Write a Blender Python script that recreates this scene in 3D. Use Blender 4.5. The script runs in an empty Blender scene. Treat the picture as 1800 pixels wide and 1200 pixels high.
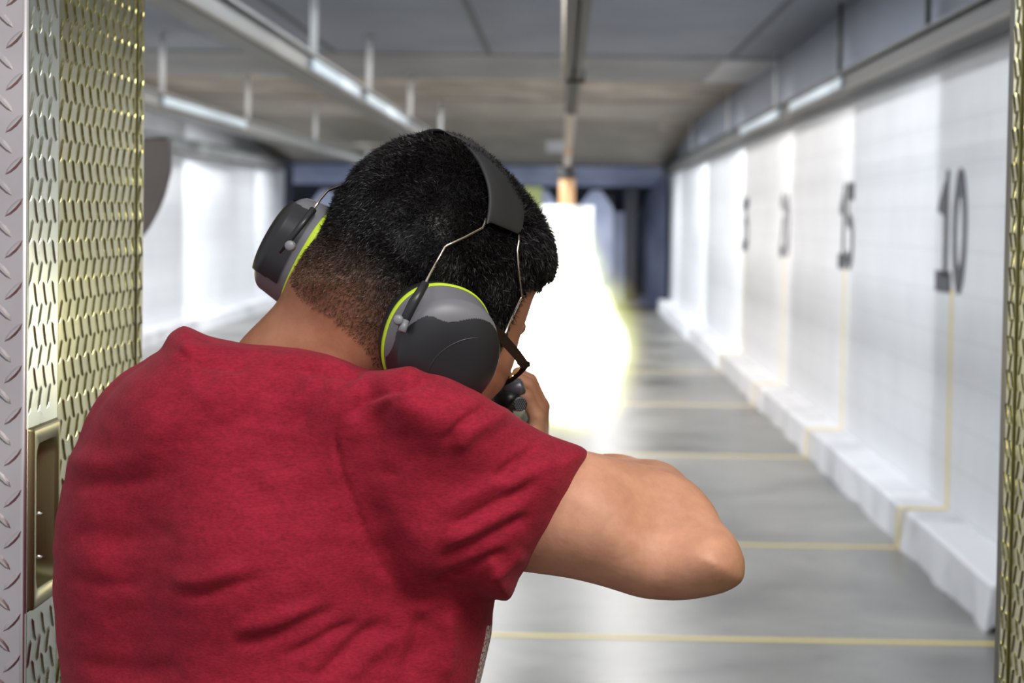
import bpy, math, random
import numpy as np
import openvdb as vdb
from mathutils import Vector, Matrix
random.seed(7); rng = np.random.default_rng(7)
scene = bpy.context.scene
COL = scene.collection
PI = math.pi

# ------------------------------------------------------------------ camera model
FPX = 4400.0
CAMZ = 1.56
ROLL = math.radians(0.85)
C0 = np.array([0.0, 0.0, CAMZ])
_vx, _vy = 990 - 900, -(384 - 600)
_x = _vx*math.cos(ROLL) - _vy*math.sin(ROLL)      # undo the roll
_y = _vx*math.sin(ROLL) + _vy*math.cos(ROLL)
PITCH = math.atan2(_y, FPX)
YAW = math.atan2(_x*math.cos(PITCH), FPX)
Fw = np.array([-math.sin(YAW)*math.cos(PITCH), math.cos(YAW)*math.cos(PITCH), -math.sin(PITCH)])
R0 = np.array([math.cos(YAW), math.sin(YAW), 0.0])
U0 = np.cross(R0, Fw)
Rt = math.cos(ROLL)*R0 + math.sin(ROLL)*U0
Up = -math.sin(ROLL)*R0 + math.cos(ROLL)*U0
def P(u, v, d):
    """world point seen at photo pixel (u, v), d metres away"""
    return C0 + d*(Fw + (u-900)/FPX*Rt - (v-600)/FPX*Up)
def proj(p):
    q = np.asarray(p, float) - C0
    d = q @ Fw
    return 900 + FPX*(q @ Rt)/d, 600 - FPX*(q @ Up)/d, d
def on_x(u, v, X):
    r = Fw + (u-900)/FPX*Rt - (v-600)/FPX*Up
    return C0 + r*(X/r[0])
def on_z(u, v, Z):
    r = Fw + (u-900)/FPX*Rt - (v-600)/FPX*Up
    return C0 + r*((Z-CAMZ)/r[2])

cam = bpy.data.cameras.new('camera'); co = bpy.data.objects.new('camera', cam); COL.objects.link(co)
m = Matrix.Identity(4)
for i in range(3):
    m[i][0], m[i][1], m[i][2], m[i][3] = Rt[i], Up[i], -Fw[i], C0[i]
co.matrix_world = m
cam.sensor_width = 36; cam.lens = FPX/1800*36; cam.clip_end = 200; cam.clip_start = .05
cam.dof.use_dof = True; cam.dof.focus_distance = 2.14; cam.dof.aperture_fstop = 11
scene.camera = co
scene.view_settings.view_transform = 'Standard'; scene.view_settings.look = 'None'
scene.view_settings.gamma = 1; scene.view_settings.use_curve_mapping = False
scene.view_settings.exposure = 0.0

# ------------------------------------------------------------------ helpers
def lin(c):
    c = np.asarray(c, float)/255.0
    return tuple(np.where(c <= .04045, c/12.92, ((c+.055)/1.055)**2.4))
def tag(o, label=None, cat=None, group=None, kind=None):
    if label: o['label'] = label
    if cat: o['category'] = cat
    if group: o['group'] = group
    if kind: o['kind'] = kind
    return o
def empty(name, loc, label, cat, group=None):
    o = bpy.data.objects.new(name, None); COL.objects.link(o); o.location = loc; o.empty_display_size = .05
    return tag(o, label, cat, group)
def link(name, me, mat, parent=None, smooth=False):
    o = bpy.data.objects.new(name, me); COL.objects.link(o)
    for mm in (mat if isinstance(mat, (list, tuple)) else [mat]): me.materials.append(mm)
    if smooth: me.polygons.foreach_set('use_smooth', [True]*len(me.polygons))
    if parent is not None:
        o.parent = parent
        o.matrix_parent_inverse = Matrix.Translation(-(parent_loc(parent)))
    return o
def parent_loc(p):
    v = Vector(p.location)
    while p.parent: 
        p = p.parent
        v = Vector((0, 0, 0)) if False else v
        break
    return v
class MB:
    def __init__(s): s.v = []; s.f = []
    def add(s, v, f):
        n = len(s.v); s.v += [tuple(map(float, p)) for p in v]; s.f += [tuple(n+i for i in q) for q in f]; return s
    def box(s, x0, x1, y0, y1, z0, z1):
        return s.add([(x0,y0,z0),(x1,y0,z0),(x1,y1,z0),(x0,y1,z0),(x0,y0,z1),(x1,y0,z1),(x1,y1,z1),(x0,y1,z1)],
                     [(0,3,2,1),(4,5,6,7),(0,1,5,4),(1,2,6,5),(2,3,7,6),(3,0,4,7)])
    def prism(s, poly, ax, t):
        """poly: list of 3-D points, extruded by vector t"""
        n = len(poly); a = [np.array(p, float) for p in poly]; t = np.array(t, float)
        return s.add(a + [p+t for p in a], [tuple(range(n))[::-1], tuple(range(n, 2*n))] + [(i, (i+1) % n, n+(i+1) % n, n+i) for i in range(n)])
    def tube(s, pts, r, n=10, cap=True, flat=None):
        pts = [np.array(p, float) for p in pts]; N = len(pts)
        rs = r if isinstance(r, (list, tuple, np.ndarray)) else [r]*N
        prev = None; v = []; f = []
        for i in range(N):
            t = pts[min(i+1, N-1)] - pts[max(i-1, 0)]; t /= np.linalg.norm(t)
            if prev is None:
                a = np.cross(t, [0, 0, 1.0]); 
                if np.linalg.norm(a) < 1e-3: a = np.cross(t, [0, 1.0, 0])
            else: a = prev - t*(prev @ t)
            a /= np.linalg.norm(a); prev = a; b = np.cross(t, a)
            for k in range(n):
                th = 2*PI*k/n; v.append(pts[i] + rs[i]*(math.cos(th)*a + math.sin(th)*b))
        for i in range(N-1):
            for k in range(n):
                f.append((i*n+k, i*n+(k+1) % n, (i+1)*n+(k+1) % n, (i+1)*n+k))
        if cap: f.append(tuple(range(n))[::-1]); f.append(tuple((N-1)*n+k for k in range(n)))
        return s.add(v, f)
    def obb(s, c, ax, ay, az, hx, hy, hz):
        c, ax, ay, az = [np.array(q, float) for q in (c, ax, ay, az)]
        v = [c + sx*hx*ax + sy*hy*ay + sz*hz*az for sz in (-1, 1) for sx, sy in ((-1,-1),(1,-1),(1,1),(-1,1))]
        return s.add(v, [(0,3,2,1),(4,5,6,7),(0,1,5,4),(1,2,6,5),(2,3,7,6),(3,0,4,7)])
    def mesh(s, name):
        me = bpy.data.meshes.new(name); me.from_pydata(s.v, [], s.f); me.update()
        import bmesh
        bm = bmesh.new(); bm.from_mesh(me); bmesh.ops.recalc_face_normals(bm, faces=bm.faces); bm.to_mesh(me); bm.free()
        return me
    def build(s, name, mat, parent=None, smooth=False, bevel=0, seg=2):
        o = link(name, s.mesh(name), mat, parent, smooth)
        if bevel:
            b = o.modifiers.new('bevel', 'BEVEL'); b.width = bevel; b.segments = seg; b.limit_method = 'ANGLE'
        return o
def unit(v): v = np.array(v, float); return v/np.linalg.norm(v)

# ------------------------------------------------------------------ materials
def mat(name, col, rough=.5, metal=0, **kw):
    ma = bpy.data.materials.new(name); ma.use_nodes = True
    b = ma.node_tree.nodes['Principled BSDF']
    b.inputs['Base Color'].default_value = (*lin(col), 1)
    b.inputs['Roughness'].default_value = rough; b.inputs['Metallic'].default_value = metal
    for k, v in kw.items(): b.inputs[k.replace('_', ' ')].default_value = v
    return ma
def nd(ma, typ, **kw):
    n = ma.node_tree.nodes.new(typ)
    for k, v in kw.items(): setattr(n, k, v)
    return n
def lk(ma, a, b): ma.node_tree.links.new(a, b)
def bsdf(ma): return ma.node_tree.nodes['Principled BSDF']
def noisy(ma, c1, c2, scale, detail=4, lo=.35, hi=.65, coord='Object', vscale=None, bump=0, bdist=.002, rough=None):
    tc = nd(ma, 'ShaderNodeTexCoord'); no = nd(ma, 'ShaderNodeTexNoise')
    no.inputs['Scale'].default_value = scale; no.inputs['Detail'].default_value = detail
    src = tc.outputs[coord]
    if vscale:
        mp = nd(ma, 'ShaderNodeMapping'); mp.inputs['Scale'].default_value = vscale; lk(ma, src, mp.inputs[0]); src = mp.outputs[0]
    lk(ma, src, no.inputs['Vector'])
    r = nd(ma, 'ShaderNodeValToRGB'); r.color_ramp.elements[0].position = lo; r.color_ramp.elements[1].position = hi
    r.color_ramp.elements[0].color = (*lin(c1), 1); r.color_ramp.elements[1].color = (*lin(c2), 1)
    lk(ma, no.outputs[0], r.inputs[0]); lk(ma, r.outputs[0], bsdf(ma).inputs['Base Color'])
    if bump:
        b = nd(ma, 'ShaderNodeBump'); b.inputs['Strength'].default_value = bump; b.inputs['Distance'].default_value = bdist
        lk(ma, no.outputs[0], b.inputs['Height']); lk(ma, b.outputs[0], bsdf(ma).inputs['Normal'])
    if rough:
        mr = nd(ma, 'ShaderNodeMapRange'); mr.inputs['To Min'].default_value = rough[0]; mr.inputs['To Max'].default_value = rough[1]
        lk(ma, no.outputs[0], mr.inputs[0]); lk(ma, mr.outputs[0], bsdf(ma).inputs['Roughness'])
    return ma, no, r

# ================================================================== THE RANGE
XR = 1.87; XL = -4.95; YB = 44.0; ZC = CAMZ + 1.42
YF = 3.6
def wallmat(name, c1, c2):
    ma = mat(name, c1, .55)
    tc = nd(ma, 'ShaderNodeTexCoord'); sp = nd(ma, 'ShaderNodeSeparateXYZ'); cb = nd(ma, 'ShaderNodeCombineXYZ')
    lk(ma, tc.outputs['Object'], sp.inputs[0]); lk(ma, sp.outputs[1], cb.inputs[0]); lk(ma, sp.outputs[2], cb.inputs[1])
    br = nd(ma, 'ShaderNodeTexBrick'); lk(ma, cb.outputs[0], br.inputs['Vector'])
    br.inputs['Scale'].default_value = 1; br.inputs['Brick Width'].default_value = .41; br.inputs['Row Height'].default_value = .205
    br.inputs['Mortar Size'].default_value = .006; br.inputs['Mortar Smooth'].default_value = .3
    br.inputs['Color1'].default_value = (*lin(c1), 1); br.inputs['Color2'].default_value = (*lin(c1), 1); br.inputs['Mortar'].default_value = (*lin(c2), 1)
    no = nd(ma, 'ShaderNodeTexNoise'); no.inputs['Scale'].default_value = 1.7; no.inputs['Detail'].default_value = 5
    lk(ma, tc.outputs['Object'], no.inputs['Vector'])
    mx = nd(ma, 'ShaderNodeMix', data_type='RGBA', blend_type='MULTIPLY'); mx.inputs[0].default_value = .25
    r = nd(ma, 'ShaderNodeValToRGB'); r.color_ramp.elements[0].position = .3; r.color_ramp.elements[0].color = (.72, .73, .75, 1)
    r.color_ramp.elements[1].position = .6; r.color_ramp.elements[1].color = (1, 1, 1, 1)
    lk(ma, no.outputs[0], r.inputs[0]); lk(ma, br.outputs[0], mx.inputs[6]); lk(ma, r.outputs[0], mx.inputs[7])
    lk(ma, mx.outputs[2], bsdf(ma).inputs['Base Color'])
    bp = nd(ma, 'ShaderNodeBump'); bp.inputs['Strength'].default_value = .4; bp.inputs['Distance'].default_value = .004; bp.invert = True
    lk(ma, br.outputs[1], bp.inputs['Height']); lk(ma, bp.outputs[0], bsdf(ma).inputs['Normal'])
    return ma
WHITE = wallmat('white painted block', (232, 233, 236), (222, 223, 226))
# floor: sealed grey concrete
FLOOR = mat('sealed concrete', (150, 150, 148), .32)
tc = nd(FLOOR, 'ShaderNodeTexCoord'); n1 = nd(FLOOR, 'ShaderNodeTexNoise'); n2 = nd(FLOOR, 'ShaderNodeTexNoise')
mp = nd(FLOOR, 'ShaderNodeMapping'); mp.inputs['Scale'].default_value = (1, .8, 1); lk(FLOOR, tc.outputs['Object'], mp.inputs[0])
n1.inputs['Scale'].default_value = .9; n1.inputs['Detail'].default_value = 8; n1.inputs['Roughness'].default_value = .62; n1.inputs['Distortion'].default_value = .6
lk(FLOOR, mp.outputs[0], n1.inputs['Vector']); lk(FLOOR, tc.outputs['Object'], n2.inputs['Vector'])
n2.inputs['Scale'].default_value = 9; n2.inputs['Detail'].default_value = 6
r = nd(FLOOR, 'ShaderNodeValToRGB'); e = r.color_ramp.elements
e[0].position = .36; e[0].color = (*lin((84, 83, 79)), 1); e[1].position = .58; e[1].color = (*lin((140, 138, 132)), 1)
r2 = nd(FLOOR, 'ShaderNodeValToRGB'); r2.color_ramp.elements[0].position = .25; r2.color_ramp.elements[0].color = (.55, .55, .53, 1); r2.color_ramp.elements[1].position = .42; r2.color_ramp.elements[1].color = (1, 1, 1, 1)
mx = nd(FLOOR, 'ShaderNodeMix', data_type='RGBA', blend_type='MULTIPLY'); mx.inputs[0].default_value = .8
lk(FLOOR, n1.outputs[0], r.inputs[0]); lk(FLOOR, n2.outputs[0], r2.inputs[0]); lk(FLOOR, r.outputs[0], mx.inputs[6]); lk(FLOOR, r2.outputs[0], mx.inputs[7])
lk(FLOOR, mx.outputs[2], bsdf(FLOOR).inputs['Base Color'])
mr = nd(FLOOR, 'ShaderNodeMapRange'); mr.inputs['To Min'].default_value = .2; mr.inputs['To Max'].default_value = .42; bsdf(FLOOR).inputs['Specular IOR Level'].default_value = .4
lk(FLOOR, n1.outputs[0], mr.inputs[0]); lk(FLOOR, mr.outputs[0], bsdf(FLOOR).inputs['Roughness'])
MB().box(-7, 4, -2.5, YB+1, -.1, 0).build('floor', FLOOR)['kind'] = 'structure'
MB().box(XR, XR+.2, YF, YB+.4, 0, ZC+.1).build('wall_right', WHITE)['kind'] = 'structure'
MB().box(XL-.2, XL, YF, YB+.4, 0, ZC+.1).build('wall_left', WHITE)['kind'] = 'structure'
BACKM = mat('dark steel backstop', (58, 62, 82), .5, .3)
MB().box(XL-.2, XR+.2, YB+1.2, YB+1.4, 0, ZC+.1).build('wall_back', BACKM)['kind'] = 'structure'
# ceiling: successive deck panels, each of its own weathered tone
def ceilmat(nm, c1, c2, sc=1.1, lo=.35, hi=.7):
    ma = mat(nm, c1, .7); noisy(ma, c1, c2, sc, 6, lo, hi, vscale=(1, .45, 1)); return ma
CM = [ceilmat('ceiling blue grey', (128, 135, 150), (144, 150, 162)),
      ceilmat('ceiling mid grey', (140, 141, 143), (160, 160, 162)),
      ceilmat('ceiling warm patched', (156, 144, 130), (196, 184, 168), 1.6, .5, .66),
      ceilmat('ceiling warm grey', (152, 143, 130), (176, 166, 152)),
      ceilmat('ceiling dark', (130, 124, 112), (156, 148, 136)),
      ceilmat('ceiling pale panel', (196, 197, 202), (210, 210, 214))]
yc = [YF-.2] + [on_z(1000, v, ZC)[1] for v in (97, 138, 176, 207)]
zz = [ZC, ZC-.015, ZC, ZC-.015]
for i in range(4):
    o = MB().box(XL, XR, yc[i], yc[i+1], zz[i], zz[i]+.12).build('ceiling' if i == 0 else 'ceiling.%03d' % i, CM[i]); o['kind'] = 'structure'
y4, zb = yc[4], CAMZ+.925
MB().prism([(XL, y4, ZC), (XL, YB-.5, zb), (XL, YB-.5, zb+.1), (XL, y4, ZC+.12)], None, (XR-XL, 0, 0)).build('ceiling.004', CM[4])['kind'] = 'structure'
MB().box(XL, XR, YF-.25, YF-.2, ZC-.4, ZC+.1).build('trim_9', CM[3])['kind'] = 'structure'
MB().box(XR-.02, XR-.001, YF, YB-.6, CAMZ+.93, ZC-.016).build('trim_30', CM[0])['kind'] = 'structure'
MB().box(XL+.001, XL+.02, YF, YB-.6, CAMZ+.93, ZC-.016).build('trim_31', CM[1])['kind'] = 'structure'
# deck seams: thin joint strips running down range
SEAM = mat('dark joint', (88, 90, 96), .6)
for k, (u, v) in enumerate(((1337, 50), (840, 50), (546, 60))):
    x = on_z(u, v, ZC)[0]
    MB().box(x-.02, x+.02, YF, yc[1], ZC-.012, ZC).build('trim_%d' % (k+10), SEAM)['kind'] = 'structure'
a, b = on_z(1258, 118, ZC)[0], XR
MB().box(a, b, yc[1]+.05, yc[2]-.05, ZC-.028, ZC-.016).build('trim_14', CM[5])['kind'] = 'structure'
for k, (u0, u1, v0, v1, c) in enumerate(((1160, 1215, 208, 243, 2), (935, 1000, 140, 180, 5), (960, 1000, 246, 275, 5))):
    pa = on_z((u0+u1)/2, v1, ZC); pb = on_z((u0+u1)/2, v0, ZC)
    if pa[1] > y4: # on the sloped end deck
        def slope(u, v):
            r_ = Fw + (u-900)/FPX*Rt - (v-600)/FPX*Up; s_ = (zb-ZC)/(YB-y4)
            t_ = (ZC - s_*y4 - CAMZ)/(r_[2]-s_*r_[1]); return C0 + t_*r_
        q = [slope(u0, v0)-[0, 0, .01], slope(u1, v0)-[0, 0, .01], slope(u1, v1)-[0, 0, .01], slope(u0, v1)-[0, 0, .01]]
        MB().prism(q, None, (0, 0, -.01)).build('trim_%d' % (20+k), CM[2] if c == 2 else CM[5])['kind'] = 'structure'
# raised ledge along the right wall
LEDGE = mat('white painted concrete', (226, 226, 229), .6); noisy(LEDGE, (196, 197, 200), (230, 230, 233), 2.2, 6, .3, .5, bump=.3, bdist=.01)
lv = []; ys = np.arange(9.55, YB-.5, .22)
led = MB(); n = len(ys); V = []
for i, y in enumerate(ys):
    j = .012*math.sin(y*5.1)+.018*(random.random()-.5)
    V += [(1.655+j, y, 0), (1.665, y, .175+.004*math.sin(y*3)), (1.68, y, .187), (XR, y, .19)]
Fq = []
for i in range(n-1):
    for k in range(3): Fq.append((i*4+k, i*4+k+1, (i+1)*4+k+1, (i+1)*4+k))
Fq += [(0, 3, 2, 1), tuple((n-1)*4+k for k in (0, 1, 2, 3))]
led.add(V, Fq); led.build('trim_1', LEDGE)['kind'] = 'structure'
BARE = mat('bare concrete', (178, 178, 178), .7); noisy(BARE, (150, 150, 150), (190, 190, 190), 6, 6)
MB().add([(1.70, 5, 0), (1.70, 9.5, 0), (1.71, 9.5, .17), (1.71, 5, .17), (XR, 5, .175), (XR, 9.5, .175)],
         [(0, 1, 2, 3), (3, 2, 5, 4), (1, 5, 2)]).build('trim_2', BARE)['kind'] = 'structure'
MB().box(XL, XL+.2, 9, YB-.5, 0, .17).build('trim_3', LEDGE)['kind'] = 'structure'

# painted distance lines and numbers
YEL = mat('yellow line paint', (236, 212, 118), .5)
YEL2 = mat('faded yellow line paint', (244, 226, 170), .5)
def Yd(yd): return 2.9 + yd*.9144
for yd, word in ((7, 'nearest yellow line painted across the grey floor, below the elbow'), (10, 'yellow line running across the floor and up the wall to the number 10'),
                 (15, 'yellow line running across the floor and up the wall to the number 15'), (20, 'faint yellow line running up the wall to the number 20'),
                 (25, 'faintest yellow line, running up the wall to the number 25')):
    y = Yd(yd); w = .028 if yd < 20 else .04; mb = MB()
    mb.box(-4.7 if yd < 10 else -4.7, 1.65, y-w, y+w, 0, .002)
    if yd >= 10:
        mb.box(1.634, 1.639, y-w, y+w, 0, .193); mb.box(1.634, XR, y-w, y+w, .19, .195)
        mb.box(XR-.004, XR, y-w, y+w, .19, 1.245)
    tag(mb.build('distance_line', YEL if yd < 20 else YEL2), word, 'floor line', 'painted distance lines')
INK = mat('black wall paint', (66, 68, 74), .6)
INK2 = mat('worn black wall paint', (112, 113, 118), .6)
def flat(polys, y0, z0, W, H, name, m_, label):
    """glyph strokes given in a unit box, painted on the right wall: x runs towards the camera"""
    mb = MB()
    for pl in polys:
        pts = [(XR-.008, y0 - W*x, z0 + H*z) for x, z in pl]
        mb.prism(pts, None, (.006, 0, 0))
    o = mb.build(name, m_); return tag(o, label, 'number', 'distance numbers painted on the right wall')
def ring(x0, x1, t, tz, n=28, a0=0, a1=2*PI, z0=0, z1=1):
    cx, cz = (x0+x1)/2, (z0+z1)/2; rx, rz = (x1-x0)/2, (z1-z0)/2; out = []
    for i in range(n):
        A, B = a0+(a1-a0)*i/n, a0+(a1-a0)*(i+1)/n
        out.append([(cx+rx*math.cos(A), cz+rz*math.sin(A)), (cx+rx*math.cos(B), cz+rz*math.sin(B)),
                    (cx+(rx-t)*math.cos(B), cz+(rz-tz)*math.sin(B)), (cx+(rx-t)*math.cos(A), cz+(rz-tz)*math.sin(A))])
    return out
ONE = [[(.28, .12), (.40, .12), (.40, 1), (.34, 1), (.28, .8)], [(.28, .62), (.28, .9), (.1, .74), (.06, .66)], [(.02, 0), (.52, 0), (.52, .17), (.02, .17)]]
ZERO = ring(.58, 1.0, .10, .20)
FIVE = [[(.60, .80), (.98, .80), (.98, 1), (.60, 1)], [(.60, .52), (.70, .52), (.70, 1), (.60, 1)]] + ring(.56, 1.0, .12, .12, 20, -PI*.85, PI*.75, 0, .64)
TWO = ring(.02, .44, .12, .14, 16, -.2, PI*.95, .5, 1) + [[(.02, .0), (.14, .0), (.44, .62), (.32, .66)], [(.02, 0), (.46, 0), (.46, .17), (.02, .17)]]
ZB = CAMZ - .352
for (u0, u1, v0, v1, gl, mt_, lab) in (
    (1647, 1700, 297, 515, ONE+ZERO, INK, 'large black number 10 painted on the white wall, nearest of the numbers'),
    (1475.5, 1501, 322, 473, ONE+FIVE, INK, 'black number 15 painted on the white wall beyond the 10'),
    (1372, 1389, 340, 452, TWO+ZERO, INK2, 'faded black number 20 painted on the white wall'),
    (1306, 1316, 347, 441, TWO+FIVE, INK, 'small black number 25 painted on the white wall, farthest of the numbers')):
    a = on_x(u0, (v0+v1)/2, XR); b = on_x(u1, (v0+v1)/2, XR); um = (u0+u1)/2
    zt = on_x(um, v0, XR)[2]; zbm = on_x(um, v1, XR)[2]
    flat(gl, a[1], zbm, a[1]-b[1], zt-zbm, 'distance_number', mt_, lab)

# steel carrier tracks hung below the ceiling, with rods and painted reflections
STEEL = mat('galvanised steel', (120, 122, 118), .45, .25); noisy(STEEL, (56, 56, 50), (100, 103, 100), 3, 5, .3, .7, rough=(.3, .5))
DSTEEL = mat('dull brown steel', (92, 84, 72), .5, .5)
ROD = mat('pale rod', (228, 230, 230), .5, 0)
PALE = mat('pale painted steel', (176, 182, 184), .5, .2)
GLINT = mat('painted track reflection', (160, 176, 186), .4); bsdf(GLINT).inputs['Emission Color'].default_value = (.78, .90, 1, 1); bsdf(GLINT).inputs['Emission Strength'].default_value = .10  # no lamp: bluish reflection put in as pale colour and faint glow
def track(name, x0, x1, z0, z1, y0, y1, side, label, mt=STEEL):
    t = empty(name, ((x0+x1)/2, y0, z0), label, 'overhead track', 'steel tracks running down the range')
    MB().box(x0, x1, y0, y1, z0, z1).build('rail', mt, t)
    xs = x1 if side > 0 else x0; s = 1 if side > 0 else -1
    MB().box(min(xs, xs+s*.03), max(xs, xs+s*.03), y0, y1, z1-.018, z1).build('top_flange', mt, t)
    MB().box(min(xs, xs+s*.03), max(xs, xs+s*.03), y0, y1, z0, z0+.014).build('bottom_flange', DSTEEL, t)
    return t
Z0, Z1 = CAMZ+.80, CAMZ+.93
T1 = track('carrier_track', -1.60, -1.47, Z0, Z1, YF, 43.5, 1, 'long steel track crossing the upper left, nearest the head')
T2 = track('carrier_track', -3.30, -3.12, Z0, Z1, 6, 43.5, 1, 'long pale steel track farther left, beyond the nearest one')
T3 = track('carrier_track', -4.93, -4.75, Z0-.04, Z1, 12, 43.5, 1, 'steel track running along the far left white wall')
DK4 = mat('dark shaded steel', (32, 30, 26), .5, .3)  # track lies outside the lamps; that shade is put into the base colour
T4 = track('carrier_track', 1.72, 1.855, Z0, Z1, YF, 43.5, -1, 'dark steel track running along the top of the right wall', DK4)
for t, x, us in ((T1, -1.535, (550, 648, 721, 775)), (T2, -3.2, (285, 436, 555, 648)), (T4, 1.78, (1628, 1475, 1363, 1280, 1216, 1170))):
    for u in us:
        v = 384; p = on_x(u + (0.0148*(384-120)*0), 180, x); y = p[1]
        if y > YB-1: continue
        zt = ZC if y < y4 else ZC + (zb-ZC)*(y-y4)/(YB-y4)
        MB().tube([(x, y, Z1), (x, y, zt)], .022 if t is not T4 else .014, 8).build('hanger_rod', ROD if t is not T4 or u < 1400 else DSTEEL, t, True)
def strip(u0, u1, v, x, s, label):  # thin glowing bar standing in for a reflection on the track's steel side
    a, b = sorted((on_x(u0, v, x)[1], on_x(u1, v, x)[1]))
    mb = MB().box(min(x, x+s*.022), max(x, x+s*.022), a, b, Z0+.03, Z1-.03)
    o = mb.build('track_glint', GLINT, None, False, .006); return tag(o, label, 'painted reflection', 'pale painted reflections on the tracks')
strip(545, 628, 155, -1.468, 1, 'pale painted reflection on the upper left track, nearer of its two')
strip(640, 712, 215, -1.468, 1, 'pale painted reflection on the upper left track, the one closer to the head')
strip(284, 430, 190, -3.118, 1, 'long pale painted reflection on the second track from the left jamb')
strip(1393, 1482, 170, 1.718, -1, 'pale painted reflection on the right track, nearer one above the white wall')
strip(1305, 1372, 215, 1.718, -1, 'pale painted reflection on the right track, the one farther away')
# centre rail, carriage and target
t = empty('target_rail', (.04, YF, CAMZ+.72), 'brown rail overhead running straight down the middle of the range', 'overhead rail')
MB().box(.00, .035, 6.5, 36, CAMZ+.72, CAMZ+.78).build('rail', DSTEEL, t); MB().box(.05, .085, 6.5, 36, CAMZ+.72, CAMZ+.78).build('rail', DSTEEL, t)
MB().box(-.005, .09, 6.5, 36, CAMZ+.78, CAMZ+.79).build('top_plate', DSTEEL, t)
WOODT = mat('bare wood', (214, 168, 122), .6); noisy(WOODT, (198, 150, 104), (224, 180, 134), 6, 4, vscale=(8, 8, .6))
MB().box(.01, .075, 24.6, 27.5, CAMZ+.70, CAMZ+.72).build('wood_block', WOODT, t)
MB().box(-.02, .10, 13, 13.05, CAMZ+.70, ZC).build('hanger_bracket', DSTEEL, t)
PALEW = mat('pale lit rail', (205, 192, 176), .6)  # far stretch of the rail, its light painted in as a paler strip
MB().box(.0, .08, 17.2, 35, CAMZ+.703, CAMZ+.72).build('rail_lit_stretch', PALEW, t)
YT = 34.0
ca = empty('target_carrier', (.05, YT, CAMZ+.55), 'small black carrier hanging from the middle rail above the paper target', 'target carrier')
xa, xb = P(978, 300, YT)[0], P(1013, 300, YT)[0]
MB().box(xa, xb, YT-.08, YT+.08, P(1000, 313, YT)[2], CAMZ+.702).build('housing', mat('black carrier', (34, 34, 34), .5), ca, False, .01)
xa, xb = P(983, 330, YT)[0], P(1011, 330, YT)[0]
MB().box(xa, xb, YT-.02, YT+.02, P(1000, 372, YT)[2], P(1000, 311, YT)[2]).build('wooden_lath', WOODT, ca)
PAPER = mat('white target paper', (250, 250, 248), .8); bsdf(PAPER).inputs['Base Color'].default_value = (.9, .9, .9, 1)
xa, xb = P(952, 400, YT)[0], P(1043, 400, YT)[0]
tag(MB().box(xa, xb, YT-.028, YT-.022, P(1000, 560, YT)[2], P(1000, 361, YT)[2]).build('paper_target', PAPER), 'white paper target hanging from the wooden lath in front of the backstop', 'target')

# bullet trap: angled plates and gussets in front of the back wall
BP = mat('blue grey steel plate', (150, 158, 182), .5, .2); noisy(BP, (140, 150, 178), (180, 188, 212), 1.2, 5)
BP2 = mat('slate steel plate', (102, 108, 128), .5, .2); noisy(BP2, (84, 90, 112), (118, 125, 148), 1.1, 5)
BDK = mat('black steel', (36, 38, 48), .5, .2)
tr = empty('bullet_trap', (0, YB, 0), 'blue grey steel bullet trap of angled plates closing the far end of the range', 'bullet trap')
def yb(u, v, d=YB): return P(u, v, d)
def plate(nm, pts, m_, th=.04, d=YB):
    MB().prism([yb(u, v, dd) for u, v, dd in pts], None, (0, th, 0)).build(nm, m_, tr)
plate('header_plate', [(515, 289, YB-.3), (1175, 294, YB-.3), (1172, 329, YB+.1), (515, 323, YB+.1)], BP)
plate('dark_band', [(515, 322, YB+.12), (1172, 328, YB+.12), (1172, 392, YB+.8), (515, 386, YB+.8)], BDK)
plate('side_deflector', [(1115, 362, YB+.9), (1172, 306, YB-.6), (1170, 535, YB-.6), (1113, 540, YB+.9)], BP2)
plate('floor_ramp', [(515, 500, YB+.9), (1172, 505, YB+.9), (1172, 541, YB-.3), (515, 532, YB-.3)], BP2)
for u in (1048, 953, 858, 763, 668, 573):
    plate('gusset', [(u-26, 356, YB+.2), (u-8, 333, YB+.2), (u+8, 333, YB+.2), (u+30, 366, YB+.2), (u+34, 520, YB+.2), (u-26, 520, YB+.2)], BP, .06)
plate('post', [(1078, 372, YB+.05), (1098, 372, YB+.05), (1098, 545, YB+.05), (1078, 545, YB+.05)], BP2, .1)
plate('dark_post', [(1098, 330, YB+.04), (1122, 330, YB+.04), (1116, 520, YB+.04), (1098, 520, YB+.04)], BDK, .1)
plate('dark_post', [(1062, 345, YB+.3), (1078, 345, YB+.3), (1078, 500, YB+.3), (1062, 500, YB+.3)], BDK, .1)
WEAR = mat('bright worn plate', (185, 190, 196), .5)
tag(MB().box(*sorted((P(920, 0, YB)[0], P(958, 0, YB)[0])), YB-.02, YB+.02, P(930, 372, YB)[2], P(930, 328, YB)[2]).build('yellow_green_sheet', mat('yellow green sheet', (176, 186, 120), .7), tr))

# next booth's shield at the left
SH = mat('brown grey laminate', (182, 172, 167), .55); noisy(SH, (172, 162, 157), (190, 180, 175), 3, 3)
D = 6.0
pts = [(150, 245), (298, 240)] + [(298 - 3*k, 300+k*12) for k in range(3)] + [(286, 345), (275, 372), (258, 402), (240, 425), (150, 470)]
ns = empty('booth_shield', P(200, 400, D), 'brown grey shield of the next booth, showing past the left jamb', 'booth shield')
MB().prism([P(u, v, D) for u, v in pts], None, (0, .05, 0)).build('shield_panel', SH, ns, False, .012)
px_ = P(170, 400, D)[0]
MB().box(px_-.08, px_, D+.05, D+.15, 0, ZC).build('post', DSTEEL, ns)

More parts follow.
